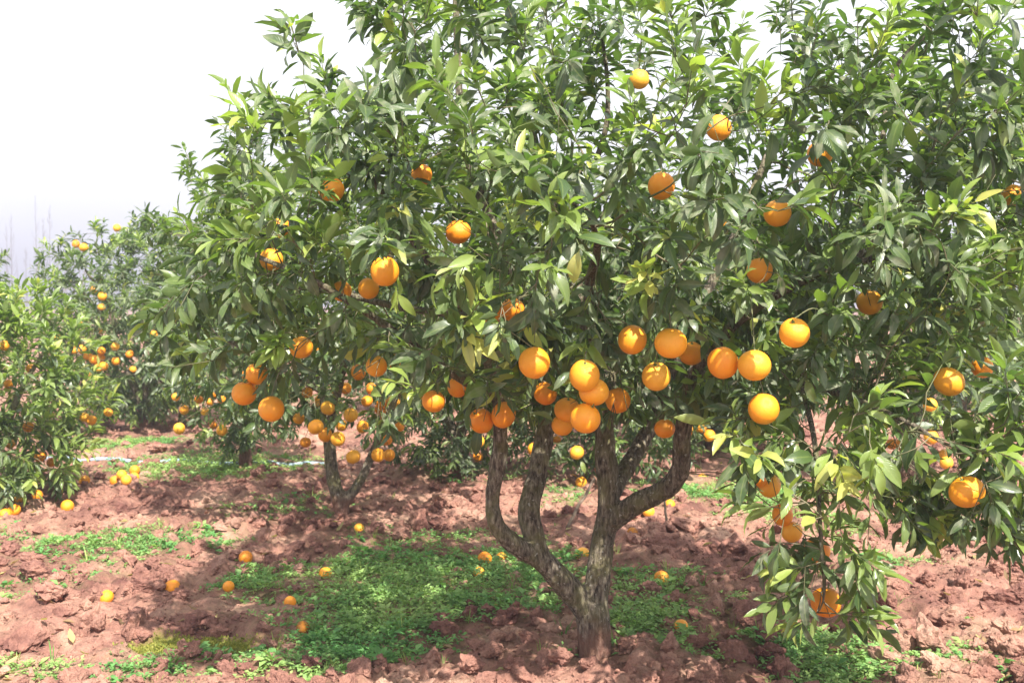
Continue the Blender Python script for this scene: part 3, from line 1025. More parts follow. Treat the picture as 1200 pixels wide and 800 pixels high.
def fl(lst, lab, grp):
    return [(e, lab, grp) for e in lst]
g2 = PG(404, 615)
second_fruit = fl([(384,478,17),(411,486,17),(370,500,19),(396,514,18),(381,509,17,1),(393,463,15,1),(358,518,13),(461,471,15),(446,479,14),(452,489,13),(448,472,14,1),
                   (453,515,14),(443,533,17),(456,533,14),(414,535,17),(364,435,15,1),(373,407,15,1),(420,436,18,1),(467,409,16,1),(395,408,13,1),(430,470,14),(405,455,14),(425,500,15),(375,470,14),(435,455,13),(350,490,14),(400,498,14,1),(468,500,12),(360,460,13)],
                  'small orange low in the crown of the second tree near its pale trunk', 'oranges on the second tree')
second_fruit += fl([(290,440,15,1),(296,452,14,1),(320,452,14,1)], 'orange low on the outer leaves of the second tree, away from its trunk', 'oranges on the outer second tree')
small_tree(41, (g2[0], g2[1], 0), (-1.00, 6.45, 1.42), (1.10, 1.0, 0.88), 0.062, 4, 460,
           'second orange tree with thin pale trunk standing behind the big one', second_fruit, 120, 6, low=0.60, kill=0.10, every=1.2, branch_parts=True, fork=0.45, min_area=60,
           limbs=[limb([(406,640,6.45,13),(404,612,6.45,10.5),(398,588,6.45,9.5),(390,560,6.45,8.5),(386,520,6.45,8),(380,460,6.5,6.5),(350,380,6.6,5),(330,300,6.7,3)]),
                  limb([(400,596,6.45,6.5),(411,580,6.45,6.5),(424,560,6.45,6),(436,532,6.45,5.5),(462,470,6.4,4.5),(490,400,6.3,4),(510,320,6.3,3)]),
                  limb([(386,500,6.46,6),(400,440,6.2,5),(410,380,5.9,4),(400,300,5.8,3)]), limb([(380,460,6.5,5),(330,430,6.4,4),(270,400,6.3,3)]),
                  limb([(380,440,6.5,5),(410,380,6.9,4),(430,300,7.1,3)])])
# left hand tree, low and bright
left_fruit = fl([(36,432,11),(33,500,13),(47,535,13),(40,555,12,1),(99,489,11),(107,492,12),(127,483,10),(42,588,13),(10,450,11),(5,405,12),(60,542,11,1),(12,520,11,1)],
                'small orange on the low bushy tree with pale yellow-green leaves', 'oranges on the low bushy tree')
small_tree(42, (-3.42, 6.95, 0), (-3.42, 6.95, 0.72), (0.76, 0.68, 0.68), 0.05, 4, 470,
           'low bushy orange tree with pale yellow-green leaves down to the ground', left_fruit, 60, 6, size=0.095, young=0.62, kill=0.08, every=1.2, low=0.12, fork=0.2, min_area=60)
back_fruit = fl([(87,410,10),(96,409,11),(103,417,10),(110,421,11),(119,411,10),(118,419,10),(115,431,11),(121,429,11),(135,406,10),(136,423,10),(152,415,10),(156,433,9),(105,440,9),
                 (68,397,10),(70,405,9,1)], 'tiny orange in the dense bunches on the tall slender tree in the back', 'bunched oranges on the slender back tree')
back_fruit += fl([(120,347,11),(119,360,9),(92,380,10),(110,339,9,1),(119,387,9,1),(180,392,10,1),(193,395,9,1),(197,357,9,1),(206,375,9,1)],
                 'tiny orange scattered above the bunches on the slender back tree', 'scattered oranges on the slender back tree')
back_fruit += fl([(137,267,9),(89,286,9),(98,290,10)], 'tiny orange at the thin top of the slender back tree', 'top oranges on the slender back tree')
small_tree(43, (-3.75, 11.2, 0), (-3.78, 11.2, 1.10), (0.98, 0.9, 1.0), 0.06, 5, 480,
           'tall slender orange tree in the back with bunches of tiny oranges', back_fruit, 0, 4, size=0.098, kill=0.11, every=1.3, low=0.12, fork=0.25, young=0.2, pw=2.8)
skirt_fruit = fl([(210,502,14),(216,480,11),(233,468,10),(246,471,9),(252,462,9),(260,468,10),(250,498,10),(260,504,13),(206,465,10),(240,482,10,1)],
                 'orange on the dark low tree that stands behind the second tree', 'oranges on the dark low tree')
small_tree(44, (-2.12, 8.7, 0), (-2.12, 8.7, 0.98), (0.60, 0.6, 0.86), 0.05, 4, 210,
           'dark low orange tree half hidden behind the second tree', skirt_fruit, 0, 4, kill=0.11, every=1.3, low=0.16, fork=0.25, young=0.05)
mid_fruit = fl([(561,517,15),(560,535,12),(561,570,12),(548,520,12,1)], 'orange on the low tree seen past the bent limb of the big tree', 'oranges seen past the bent limb')
small_tree(45, (-0.42, 8.2, 0), (-0.42, 8.2, 0.86), (0.60, 0.6, 0.84), 0.05, 4, 220,
           'low orange tree seen past the bent limb of the big tree', mid_fruit, 0, 4, kill=0.10, every=1.3, low=0.06, fork=0.25, pw=3.2)
fork_fruit = fl([(626,526,15),(652,515,11),(676,530,17),(681,565,14),(670,561,13),(697,568,13),(702,549,11),(831,510,14),(821,500,14,1),(807,504,13,1),(823,560,11),(645,600,12)],
                'orange on the tree seen through the fork of the big trunk', 'oranges seen through the fork')
small_tree(46, (0.66, 7.9, 0), (0.66, 7.9, 0.86), (0.74, 0.65, 0.86), 0.055, 5, 330,
           'orange tree seen through the fork of the big trunk', fork_fruit, 0, 4, kill=0.115, every=1.3, low=0.10, fork=0.25, young=0.06, pw=3.0)
right_fruit = fl([(1090,474,16),(1091,512,17),(1109,542,16),(1107,533,14,1),(1060,545,14),(1045,520,13),(1033,533,12),(1055,520,13,1)],
                 'orange on the shaded tree behind the low leafy skirt', 'oranges behind the leafy skirt')
small_tree(47, (2.75, 7.6, 0), (2.75, 7.6, 1.18), (0.95, 0.8, 0.84), 0.055, 4, 330,
           'shaded orange tree behind the low leafy skirt of the big crown', right_fruit, 0, 4, kill=0.11, every=1.3, low=0.42, fork=0.4, young=0.06)
small_tree(48, (-5.4, 9.6, 0), (-5.4, 9.6, 1.2), (0.98, 0.9, 1.02), 0.06, 4, 300,
           'orange tree at the row end behind the low bushy one', (), 0, 4, kill=0.12, every=1.3, low=0.15, fork=0.3, young=0.22)

# copies for the far rows
def copy_tree(o, loc, rz, sc, label):
    r = o.copy(); C.objects.link(r)
    r.location = loc; r.rotation_euler = (0, 0, rz); r.scale = (sc,) * 3
    r['label'] = label
    for ch in list(o.children):
        k = ch.copy(); C.objects.link(k); k.parent = r
        k.matrix_parent_inverse = Matrix.Identity(4)
    return r
protos = [o for o in bpy.data.objects if o.type == 'EMPTY' and o.name.startswith('orange_tree')]
protos = protos[3:8]
far = [(1.75, 9.6, 1.0), (-2.95, 12.3, 1.05), (-4.6, 13.4, 0.95), (-1.4, 13.2, 1.0), (0.4, 14.0, 1.05), (2.2, 12.4, 1.0), (4.6, 11.2, 1.05), (3.9, 15.5, 1.1), (6.6, 15, 1.1), (-8.6, 14.0, 0.85),
       (-0.9, 18.5, 1.1), (1.6, 19, 1.1), (5.2, 20, 1.1), (8.5, 20.5, 1.15)]
for k, (x, y, s) in enumerate(far):
    copy_tree(protos[k % 5], (x, y, 0), 0.9 + 1.7 * k, s, 'hazy orange tree in the far rows, mostly hidden behind nearer trees')

# ------------------------------------------------------------------ oranges
def orange_mesh():
    nu, nv = 28, 18
    v, q = [], []
    th = np.linspace(0, np.pi, nv + 1)
    ph = np.linspace(0, 2 * np.pi, nu, endpoint=False)
    T, Ph = np.meshgrid(th[1:-1], ph, indexing='ij')
    r = 0.5 * (1 + 0.012 * np.cos(5 * Ph) * np.sin(T) ** 2 * (T < 1.0))
    r = r * (1 - 0.10 * np.exp(-(T / 0.22) ** 2) - 0.05 * np.exp(-((np.pi - T) / 0.16) ** 2))
    z = 0.98 * r * np.cos(T)
    vs = np.stack([r * np.sin(T) * np.cos(Ph), r * np.sin(T) * np.sin(Ph), z], -1).reshape(-1, 3)
    vs = np.vstack([vs, [0, 0, 0.442], [0, 0, -0.462]])
    n = nv - 1
    idx = np.arange(n * nu).reshape(n, nu)
    nx = np.roll(idx, -1, 1)
    q = np.stack([idx[:-1], idx[1:], nx[1:], nx[:-1]], -1).reshape(-1, 4)
    t = np.vstack([np.stack([np.full(nu, n * nu), idx[0], nx[0]], -1), np.stack([np.full(nu, n * nu + 1), nx[-1], idx[-1]], -1)])
    return mesh_np('orange', vs, [q, t], mat=M_ORANGE)
def calyx_mesh():
    b = Build()
    k = 10
    a = np.linspace(0, 2 * np.pi, k, endpoint=False)
    r = np.where(np.arange(k) % 2 == 0, 0.085, 0.045)
    top = np.stack([r * np.cos(a), r * np.sin(a), np.full(k, 0.462)], 1)
    v = np.vstack([top, [0, 0, 0.485]])
    t = np.array([(k, i, (i + 1) % k) for i in range(k)])
    b.add(v, np.zeros((0, 4), int), t)
    b.add(*tube(np.array([[0, 0, 0.46], [0.004, 0.0, 0.52], [0.0, 0.0, 0.57]]), [0.026, 0.022, 0.02], 6))
    return b.mesh('calyx', M_CALYX)
OM, CM = orange_mesh(), calyx_mesh()
OM_DULL = OM.copy()
OM_DULL.materials.clear()
OM_DULL.materials.append(plain_material('soiled_rind', (0.20, 0.085, 0.03), (0.62, 0.24, 0.03), 45, 0.8, 5))
Rf = np.random.default_rng(5)
def add_orange(p, dia, label, grp, calyx, tilt=0.35, roll=None):
    o = obj('orange', OM_DULL if 'dull' in label else OM)
    o.location = p
    sx, sz = Rf.uniform(0.95, 1.05), Rf.uniform(0.93, 1.10)
    o.scale = (dia * sx, dia * sx * Rf.uniform(0.96, 1.03), dia * sz)
    o.rotation_euler = (Rf.normal(0, tilt), Rf.normal(0, tilt), Rf.uniform(0, 6.28))
    tag(o, label, 'orange', grp)
    if calyx:
        c = obj('calyx', CM, o)
    return o
for p, dia, lab, grp, cal in FRUIT:
    add_orange(p, dia, lab, grp, cal)
def gh(x, y):
    return float(ground_h(np.array([x]), np.array([y]))[0])
FALLEN = [
 ((125,704,17), 'fallen orange on bare soil clods, beside the mossy strip'), ((202,694,18), 'fallen bright yellow-orange fruit on soil at the weed edge'),
 ((288,664,16), 'fallen orange resting against a red clod behind the weeds'), ((381,675,15), 'fallen orange at the far edge of the thick weed patch'),
 ((340,705,15), 'fallen orange half sunk in the thick weeds'), ((355,733,15), 'fallen dull orange hidden deep in the thick weeds'),
 ((775,681,19), 'fallen orange beside a dark clod on the sunny side of the forked trunk'), ((568,657,17), 'fallen orange in bright grass under the bent limb'),
 ((588,654,14), 'paler of two fallen oranges in bright grass under the bent limb'), ((561,674,11), 'small fallen orange deep in grass under the bent limb'),
 ((683,652,17), 'fallen orange glimpsed between the two stems of the forked trunk'), ((741,630,13), 'dull fallen orange on clods just past the upright stem'),
 ((760,604,15), 'fallen orange lying under the elbow of the sunny limb'), ((785,590,14), 'pale fallen orange in grass past the elbow of the sunny limb'),
 ((268,690,14), 'fallen orange among small weeds next to the red clods'), ((421,621,12), 'pale fallen orange close to the second tree trunk foot'),
 ((798,740,14), 'small fallen orange in weeds beside the red mound'),
]
for (x, y, d), lab in FALLEN:
    g = PG(x, y + d * 0.4)
    dia = float(np.clip(d * g[1] / F, 0.055, 0.085))
    add_orange((g[0], g[1], gh(*g) + dia * Rf.uniform(0.18, 0.42)), dia, lab, 'oranges fallen on the ground', False, tilt=1.2)
for k, (x, y) in enumerate([(135,565),(158,555),(157,563),(148,573),(143,566),(99,571)]):
    g = PG(x, y + 3)
    add_orange((g[0], g[1], gh(*g) + 0.033), 0.075, 'fallen orange in the scatter on pale soil before the pipe', 'scatter of fallen oranges before the pipe', False, 1.2)
for k, (x, y) in enumerate([(4,603),(14,603),(24,602),(33,603),(44,601),(75,600)]):
    g = PG(x + Rf.uniform(-5, 5), y + 2 + Rf.uniform(-9, 7))
    add_orange((g[0], g[1], gh(*g) + Rf.uniform(0.02, 0.034)), Rf.uniform(0.062, 0.08), 'fallen orange in the heap under the low bushy tree', 'fallen oranges under the low bushy tree', False, 1.2)

# ------------------------------------------------------------------ soil clods
def clod_mesh(seed, sub=3):
    R = np.random.default_rng(seed)
    bm = bmesh.new()
    for p in R.normal(0, 1, (13, 3)):
        p = p / np.linalg.norm(p) * R.uniform(0.75, 1.0)
        bm.verts.new(p * np.array([1, R.uniform(0.7, 0.95), R.uniform(0.6, 0.85)]))
    bmesh.ops.convex_hull(bm, input=bm.verts)
    loose = [v for v in bm.verts if not v.link_faces]
    bmesh.ops.delete(bm, geom=loose, context='VERTS')
    for _ in range(sub):
        bmesh.ops.subdivide_edges(bm, edges=bm.edges, cuts=1, use_grid_fill=True, smooth=0.12)
    bmesh.ops.triangulate(bm, faces=bm.faces)
    co = np.array([v.co for v in bm.verts])
    nr = unit(co)
    co = co + nr * (0.22 * fbm(co * 1.7, seed, 3) + 0.26 * (np.abs(vnoise(co * 3.6, seed + 7)) + 0.5 * np.abs(vnoise(co * 8.0, seed + 8)) - 0.5))[:, None]
    f = np.array([[v.index for v in fa.verts] for fa in bm.faces])
    bm.free()
    return co * 0.5, f
CLODS = [clod_mesh(900 + k, 3) for k in range(14)]
CLOD_ME = [mesh_np('soil_clod', v, f, mat=M_SOIL, smooth=False) for v, f in CLODS]
Rc = np.random.default_rng(77)
cand = []
HERO = [(640,785,40),(625,765,34),(670,770,30),(735,775,34),(750,790,40),(725,740,24),(600,790,44),(585,755,34),(560,760,30),(760,760,30),(815,760,36),(690,797,30),(480,795,40),(450,780,34),(838,697,46),(838,712,44),(492,608,40),(515,612,30),(360,772,44),(505,772,42),(548,790,48),(520,785,40),(1036,716,56),(1085,755,66),(1110,722,60),(1172,696,64),(1195,700,50),
        (60,700,60),(110,725,55),(160,735,50),(30,745,60),(40,670,46),(255,665,42),(345,640,36),(575,770,36),(600,745,34),(640,757,36),(655,790,36),(523,738,30),(770,640,44),(715,650,34),(860,640,50),
        (905,650,56),(930,640,40),(960,665,44),(800,620,40),(1130,690,40),(860,770,50),(900,745,50),(920,780,56),(780,785,44),(830,790,46),(875,720,46),(1015,745,40),(1045,765,40),(1140,770,44),(1180,740,40),
        (570,640,34),(555,645,30),(470,630,30),(440,625,26),(205,535,22),(186,530,26),(235,640,34),(280,650,34),(20,620,30),(90,612,30),(130,610,26),(590,600,24),(1190,770,50),(985,760,40),(1060,790,50)]
for x, y, s in HERO:
    g = PG(x, y + s * 0.25)
    cand.append((g[0], g[1], s * g[1] / F * 1.05, 1))
n = 20000
xx = Rc.uniform(-1, 1, n)
yy = 2.6 + 9.5 * Rc.random(n) ** 1.35
xx = xx * (0.5 + yy * 0.56)
w = weed_density(xx, yy)
cl = fbm(xy0(xx, yy, 1.7), 91, 3)
ok = Rc.random(n) < np.clip(1.05 - 1.0 * w, 0.06, 1) * (1 - moss_mask(xx, yy)) * np.clip(0.8 + 1.3 * cl, 0.25, 1)
size = 0.016 + 0.125 * Rc.random(n) ** 3.0
for i in np.where(ok)[0]:
    cand.append((xx[i], yy[i], size[i], 0))
n = 26000      # finest crumbs, only near enough to be seen
xs2 = Rc.uniform(-1, 1, n)
ys2 = 2.6 + 5.5 * Rc.random(n) ** 1.2
xs2 = xs2 * (0.4 + ys2 * 0.54)
w2 = weed_density(xs2, ys2)
ok2 = Rc.random(n) < np.clip(1.05 - 1.0 * w2, 0.05, 1) * (1 - moss_mask(xs2, ys2))
for i in np.where(ok2)[0]:
    cand.append((xs2[i], ys2[i], Rc.uniform(0.010, 0.026), 0))
cand = [c for c in cand if math.hypot(c[0] - TRUNK[0], c[1] - TRUNK[1]) > 0.075 + c[2] * 0.4]
cx = np.array([c[0] for c in cand]); cy = np.array([c[1] for c in cand]); cs = np.array([c[2] for c in cand]); ch = np.array([c[3] for c in cand])
cz = ground_h(cx, cy)
pxs, pys, dzs = proj(np.stack([cx, cy, cz], 1))
inv = (pxs > -10) & (pxs < 1210) & (pys < 815)
score = np.where(inv, cs / cy, 0) + ch * 10
order = np.argsort(-score)
def lm(x, y): return PG(x, y)
LANDMARK = [(TRUNK, 'the foot of the forked trunk'), (lm(404, 615), 'the pale trunk of the second tree'), (lm(20, 605), 'the low bushy tree'),
            (lm(965, 770), 'the grass below the drooping branch'), (lm(235, 758), 'the mossy strip'),
            (lm(662, 624), 'the dark slanting stick'), (lm(785, 628), 'the thin pale stake'), (lm(250, 535), 'the pale blue pipe'), (lm(145, 566), 'the scatter of fallen oranges'),
            (lm(775, 681), 'the fallen orange on the sunny side of the trunk'), (lm(288, 664), 'the fallen oranges behind the weeds'), (lm(578, 657), 'the fallen oranges under the bent limb'),
            (lm(1130, 700), 'the bare hollow under the leafy skirt'), (lm(900, 650), 'the open soil between trunk and drooping branch')]
LM_XY = np.array([l[0] for l in LANDMARK])
bb_v, bb_f, nv = [], [], 0
def rot_mat(R):
    return np.array(Matrix.Rotation(R.uniform(0, 6.28), 3, 'Z') @ Matrix.Rotation(R.uniform(-0.5, 0.5), 3, 'X') @ Matrix.Rotation(R.uniform(-0.5, 0.5), 3, 'Y'))
wd_c = weed_density(cx, cy)
SMALL = [clod_mesh(990 + k, 1) for k in range(6)]
TINY = [clod_mesh(930 + k, 0) for k in range(6)]
MEDIUM = [clod_mesh(960 + k, 2) for k in range(8)]
for rank, i in enumerate(order):
    k = Rc.integers(0, 14)
    sc = cs[i] * np.array([1, 1, Rc.uniform(0.75, 1.05)])
    if rank < 300:
        o = obj('soil_clod', CLOD_ME[k])
        o.location = (cx[i], cy[i], cz[i] + cs[i] * (0.10 if not ch[i] else 0.16))
        o.scale = sc
        o.rotation_euler = (Rc.uniform(-0.5, 0.5), Rc.uniform(-0.5, 0.5), Rc.uniform(0, 6.28))
        near = LANDMARK[int(np.hypot(LM_XY[:, 0] - cx[i], (LM_XY[:, 1] - cy[i]) * 0.8).argmin())][1]
        word = 'big' if cs[i] > 0.13 else ('fist-sized' if cs[i] > 0.085 else 'small')
        kind_c = 'purple-brown clod in weeds near ' if wd_c[i] > 0.5 else 'rough reddish clod near '
        tag(o, word + ' ' + kind_c + near, 'clod', 'soil clods near ' + near)
    else:
        v, f = TINY[k % 6] if cs[i] < 0.027 else SMALL[k % 6] if cs[i] < 0.06 else MEDIUM[k % 8]
        v = (v * sc) @ rot_mat(Rc).T + np.array([cx[i], cy[i], cz[i] + cs[i] * 0.08])
        bb_v.append(v); bb_f.append(f + nv); nv += len(v)
print('crumb tris', sum(map(len, bb_f)))
tag(obj('soil_crumbs', mesh_np('soil_crumbs', np.vstack(bb_v), np.vstack(bb_f), mat=M_SOIL, smooth=False)), 'small reddish soil crumbs strewn over the tilled orchard ground', 'soil', kind='stuff')

# ------------------------------------------------------------------ weeds, grass and moss
Rw = np.random.default_rng(99)
def scatter(n, ymax=13.0, pw=1.25, thr=0.25, gain=1.0):
    y = 2.5 + (ymax - 2.5) * Rw.random(n) ** pw
    x = Rw.uniform(-1, 1, n) * (0.5 + y * 0.56)
    w = weed_density(x, y)
    ok = Rw.random(n) < np.clip((w - thr) * gain, 0, 1)
    x, y, w = x[ok], y[ok], w[ok]
    return x, y, ground_h(x, y, w), w
def kite_leaves(base, a, nrm, ln, wid, tint):
    sd = unit(np.cross(nrm, a))
    ln, wid = ln[:, None], wid[:, None]
    v0 = base
    v1 = base + a * ln * 0.5 + sd * wid + nrm * ln * 0.10
    v2 = base + a * ln - nrm * ln * 0.08
    v3 = base + a * ln * 0.5 - sd * wid + nrm * ln * 0.10
    v = np.stack([v0, v1, v2, v3], 1).reshape(-1, 3)
    b = np.arange(len(base))[:, None] * 4
    t = np.concatenate([b + np.array([[0, 2, 1]]), b + np.array([[0, 3, 2]])])
    return v, t, np.repeat(tint, 4, axis=0)
def build_weeds():
    x, y, z, w = scatter(125000, thr=0.31, gain=2.0)
    n = len(x)
    per = 8
    hgt = (0.012 + 0.055 * Rw.random(n) ** 1.5) * np.clip(w, 0.4, 1.1)
    base = np.repeat(np.stack([x, y, z], 1), per, 0)
    m = len(base)
    spread = np.repeat(0.012 + 0.02 * Rw.random(n), per)
    ang = Rw.uniform(0, 2 * np.pi, m)
    lev = Rw.random(m)
    base = base + np.stack([np.cos(ang) * spread * lev, np.sin(ang) * spread * lev, np.repeat(hgt, per) * (0.15 + 0.85 * Rw.random(m))], 1)
    ang2 = ang + Rw.normal(0, 0.7, m)
    tilt = Rw.uniform(-0.15, 0.75, m)
    a = np.stack([np.cos(ang2) * np.cos(tilt), np.sin(ang2) * np.cos(tilt), np.sin(tilt)], 1)
    nn = np.array([0, 0, 1.0]) - a * a[:, 2:3] + Rw.normal(0, 0.2, (m, 3))
    nn = unit(nn - a * (nn * a).sum(1, keepdims=True))
    ln = Rw.uniform(0.010, 0.025, m) * np.repeat(np.where(Rw.random(n) < 0.06, 2.0, 1.0), per)
    pc = fbm(xy0(x, y, 2.2), 120, 3)
    pr = np.clip(0.45 + 0.9 * pc + Rw.normal(0, 0.18, n), 0, 1)
    c0, c1 = np.array([0.105, 0.260, 0.075]), np.array([0.29, 0.40, 0.13])
    tint = np.repeat(c0 + (c1 - c0) * pr[:, None], per, 0) * Rw.uniform(0.75, 1.25, (m, 1))
    v, t, ti = kite_leaves(base, a, nn, ln, ln * Rw.uniform(0.24, 0.36, m), tint)
    print('weeds', m)
    tag(obj('ground_weeds', mesh_np('ground_weeds', v, t, ti, mat=M_WEED)), 'low green small-leaved weeds covering patches of the red earth', 'weeds', kind='stuff')
def build_grass():
    x, y, z, w = scatter(9000, thr=0.15, gain=0.8)
    n = len(x)
    per = 9
    base = np.repeat(np.stack([x, y, z - 0.004], 1), per, 0)
    m = len(base)
    ang = Rw.uniform(0, 2 * np.pi, m)
    base[:, 0] += np.cos(ang) * 0.008
    base[:, 1] += np.sin(ang) * 0.008
    tilt = Rw.uniform(0.5, 1.45, m)
    d = np.stack([np.cos(ang) * np.cos(tilt), np.sin(ang) * np.cos(tilt), np.sin(tilt)], 1)
    ln = np.repeat(0.03 + 0.11 * Rw.random(n) ** 2.6, per) * Rw.uniform(0.6, 1.1, m)
    sd = unit(np.cross(d, np.array([0, 0, 1.0])))
    wv = 0.0016
    p1 = base + d * (ln * 0.55)[:, None]
    p2 = base + d * ln[:, None]
    p2[:, 2] -= ln * 0.22
    v = np.stack([base - sd * wv, base + sd * wv, p1 + sd * wv * 0.9, p1 - sd * wv * 0.9, p2], 1).reshape(-1, 3)
    b = np.arange(m)[:, None] * 5
    q = b + np.array([[0, 1, 2, 3]])
    t = b + np.array([[3, 2, 4]])
    pr = np.clip(Rw.normal(0.5, 0.3, n), 0, 1)
    c0, c1 = np.array([0.08, 0.21, 0.04]), np.array([0.30, 0.36, 0.11])
    tint = np.repeat(c0 + (c1 - c0) * pr[:, None], per, 0)
    tag(obj('grass', mesh_np('grass', v, [q, t], np.repeat(tint, 5, 0), mat=M_WEED)), 'thin grass blades sprouting between the soil clods', 'grass', kind='stuff')
build_weeds()
build_grass()
def build_litter():
    n = 900
    y = 2.7 + 6.5 * Rw.random(n) ** 1.3
    x = Rw.uniform(-1, 1, n) * (0.4 + y * 0.52)
    z = ground_h(x, y) + 0.006
    ang = Rw.uniform(0, 6.28, n)
    a = unit(np.stack([np.cos(ang), np.sin(ang), Rw.normal(0, 0.18, n)], 1))
    nn = np.array([0, 0, 1.0]) + Rw.normal(0, 0.25, (n, 3))
    nn = unit(nn - a * (nn * a).sum(1, keepdims=True))
    hue = Rw.random((n, 1))
    c = np.where(hue < 0.6, np.array([[0.26, 0.17, 0.09]]), np.array([[0.42, 0.36, 0.16]])) * Rw.uniform(0.6, 1.2, (n, 1))
    Lf = dict(p=np.stack([x, y, z], 1), a=a, n=nn, len=Rw.uniform(0.04, 0.085, n), wid=Rw.uniform(0.3, 0.42, n), curve=Rw.uniform(-0.9, 0.7, n),
              fold=Rw.uniform(0.1, 0.9, n), wave=Rw.uniform(0.1, 0.4, n), ph=Rw.uniform(0, 6, n), tint=c)
    v, q, uv, ti = leaf_geo(Lf, 6)
    tag(obj('leaf_litter', mesh_np('leaf_litter', v, q, ti, uv, M_WEED)), 'dry brown and yellowed fallen leaves strewn over the soil', 'dead leaves', kind='stuff')
build_litter()
def build_moss():
    n = 16000
    x0, x1 = PG(120, 760)[0], PG(345, 760)[0]
    y1, y0 = PG(235, 736)[1], PG(235, 782)[1]
    x, y = Rw.uniform(x0, x1, n), Rw.uniform(y0, y1, n)
    mk = moss_mask(x, y)
    ok = Rw.random(n) < mk
    x, y = x[ok], y[ok]
    m = len(x)
    base = np.stack([x, y, ground_h(x, y) - 0.001], 1)
    ang = Rw.uniform(0, 6.28, m)
    tl = Rw.uniform(0.5, 1.4, m)
    a = np.stack([np.cos(ang) * np.cos(tl), np.sin(ang) * np.cos(tl), np.sin(tl)], 1)
    nn = unit(np.cross(a, Rw.normal(0, 1, (m, 3))))
    ln = Rw.uniform(0.006, 0.016, m)
    c0, c1 = np.array([0.17, 0.20, 0.04]), np.array([0.33, 0.31, 0.07])
    tint = c0 + (c1 - c0) * Rw.random((m, 1))
    v, t, ti = kite_leaves(base, a, nn, ln, ln * 0.28, tint)
    tag(obj('moss_patch', mesh_np('moss_patch', v, t, ti, mat=M_WEED)), 'yellow-green strip of moss beside the weeds', 'moss', kind='stuff')
build_moss()

# ------------------------------------------------------------------ pipe and sticks
def build_pipe():
    pts = []
    gy = PG(300, 543)[1]
    for x in np.linspace(-7.5, -1.5, 40):
        y = gy + 0.10 * math.sin(x * 0.7) - 0.06 * x * 0.3
        pts.append((x, y, gh(x, y) * 0.7 + 0.012))
    v, q, t = tube(np.array(pts), np.full(40, 0.017), 10)
    b = Build(); b.add(v, q, t)
    o = tag(obj('irrigation_pipe', b.mesh('irrigation_pipe', M_PIPE)), 'pale blue irrigation pipe lying across the soil behind the second tree', 'pipe')
build_pipe()
def stick(a, b, r, lab, name='stick'):
    a, b = np.array(a), np.array(b)
    t = np.linspace(0, 1, 7)[:, None]
    p = a + (b - a) * t + np.random.default_rng(int(r * 1e5)).normal(0, 0.006, (7, 3)) * np.sin(t * np.pi)
    v, q, tr = tube(p, np.linspace(r, r * 0.7, 7), 7)
    bb = Build(); bb.add(v, q, tr)
    tag(obj(name, bb.mesh(name, M_STICK)), lab, 'stick')
def gp(x, y, dz=0.0):
    g = PG(x, y)
    return (g[0], g[1], gh(*g) + dz)
g = gp(662, 624, -0.03); stick(g, (g[0] + 0.17, g[1] + 0.06, 0.30), 0.011, 'dark slanting stick stuck in soil behind the forked trunk')
g = gp(785, 628, -0.03); stick(g, (g[0] - 0.03, g[1] + 0.02, 0.20), 0.009, 'thin pale stake upright in soil past the elbow limb')

# ------------------------------------------------------------------ hazy distance
def hill(x0, x1, y, hmax, seed):
    nx_, ny_ = 90, 24
    xs = np.linspace(x0, x1, nx_)
    ys = np.linspace(0, 140, ny_)
    X, Y = np.meshgrid(xs, ys)
    prof = hmax * (0.55 + 0.5 * fbm(np.stack([X.ravel() * 0.006, np.full(X.size, seed * 3.1), np.zeros(X.size)], 1), seed, 4)).reshape(X.shape)
    edge = smooth01((X - x0) / 120) * smooth01((x1 - X) / 120)
    Z = prof * edge * np.sin(np.clip(Y / 140, 0, 1) * np.pi) ** 0.8 - 0.5
    v = np.stack([X.ravel(), y + Y.ravel(), Z.ravel()], 1)
    idx = np.arange(nx_ * ny_).reshape(ny_, nx_)
    q = np.stack([idx[:-1, :-1], idx[:-1, 1:], idx[1:, 1:], idx[1:, :-1]], -1).reshape(-1, 4)
    tag(obj('hill', mesh_np('hill', v, q, mat=M_HILL)), 'faint lilac hill far beyond the orchard', 'hill', kind='structure')
hill(-480, 60, 420, 20, 3)
hill(30, 500, 400, 15, 6)
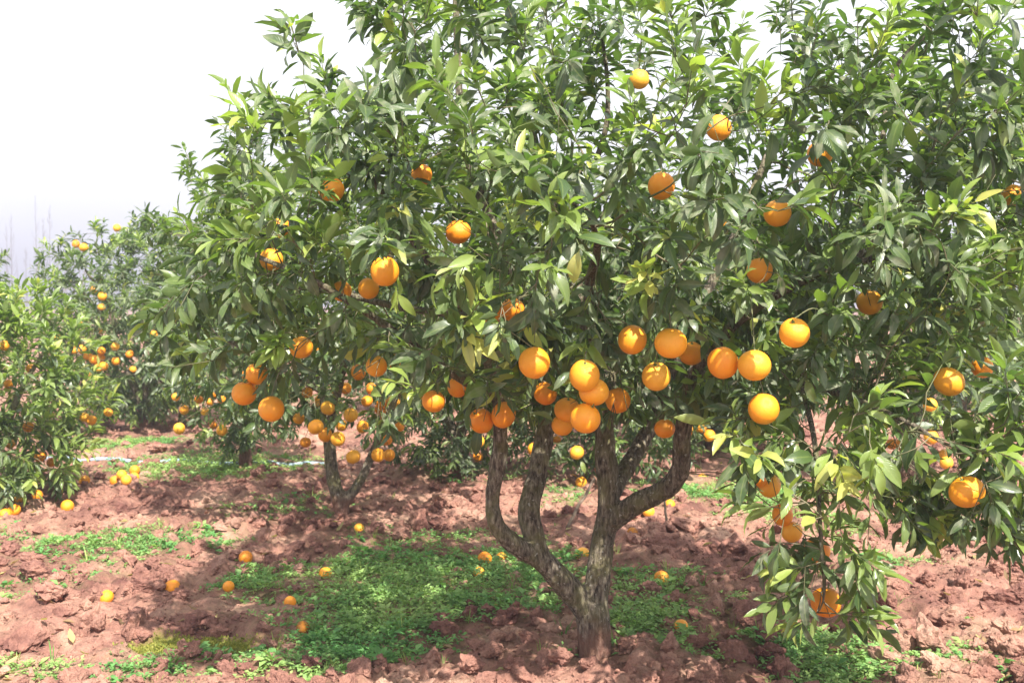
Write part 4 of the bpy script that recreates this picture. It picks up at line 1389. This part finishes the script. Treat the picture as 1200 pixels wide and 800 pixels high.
def bare_tree(x, y, h, seed):
    R = np.random.default_rng(seed)
    root = bpy.data.objects.new('bare_poplar', None)
    C.objects.link(root)
    root.location = (x, y, 0)
    tag(root, 'tall thin leafless tree fading into haze beyond the orchard', 'tree', 'leafless trees in the haze')
    zt = np.linspace(-0.3, h, 9)
    p = np.stack([R.normal(0, 0.07, 9).cumsum() * 0.5, R.normal(0, 0.07, 9).cumsum() * 0.5, zt], 1)
    b = Build(); b.add(*tube(p, np.linspace(0.15, 0.025, 9), 7))
    obj('trunk', b.mesh('trunk', M_FAR), root)
    b = Build()
    for k in range(34):
        t = R.uniform(0.12, 0.97)
        z0 = t * h
        c = np.array([np.interp(z0, zt, p[:, 0]), np.interp(z0, zt, p[:, 1]), z0])
        a = R.uniform(0, 6.28)
        l = (1 - t) * h * 0.20 + 0.5
        e = c + np.array([math.cos(a) * l * 0.32, math.sin(a) * l * 0.32, l])
        m = (c + e) / 2 + np.array([math.cos(a), math.sin(a), 0]) * l * 0.12
        b.add(*tube(catmull(np.array([c, m, e]), 3), np.linspace(0.035, 0.012, 7), 4, False))
    tag(obj('crown', b.mesh('crown', M_FAR), root), kind='stuff')
for k, (x, ytop, D) in enumerate([(42, 228, 128), (52, 255, 122), (58, 240, 131), (8, 262, 126), (13, 250, 120), (76, 285, 124), (86, 292, 130), (100, 300, 127), (30, 290, 133), (70, 300, 120), (93, 280, 136), (1178, 300, 125), (1192, 285, 130), (110, 310, 125), (64, 290, 140)]):
    p = P(x, ytop, D * 1.55)
    bare_tree(p[0], p[1], p[2], 300 + k)

# ------------------------------------------------------------------ haze
def build_haze():
    x0, x1, y0, y1, z0, z1 = -600, 600, -60, 920, -2.0, 23.5
    v = [(x, y, z) for x in (x0, x1) for y in (y0, y1) for z in (z0, z1)]
    f = [(0, 1, 3, 2), (4, 6, 7, 5), (0, 4, 5, 1), (2, 3, 7, 6), (0, 2, 6, 4), (1, 5, 7, 3)]
    me = mesh_np('haze', v, np.array(f), smooth=False)
    m, nt, out = newmat('haze_air')
    pv = N(nt, 'ShaderNodeVolumePrincipled')
    pv.inputs['Color'].default_value = (0.43, 0.475, 0.58, 1)
    pv.inputs['Density'].default_value = 0.0048
    pv.inputs['Anisotropy'].default_value = 0.2
    nt.links.new(pv.outputs[0], out.inputs['Volume'])
    me.materials.append(m)
    tag(obj('haze', me), 'pale bluish haze filling the air over the orchard', 'haze', kind='stuff')
build_haze()

print('total tris', sum(len(m.polygons) * 2 for m in bpy.data.meshes))
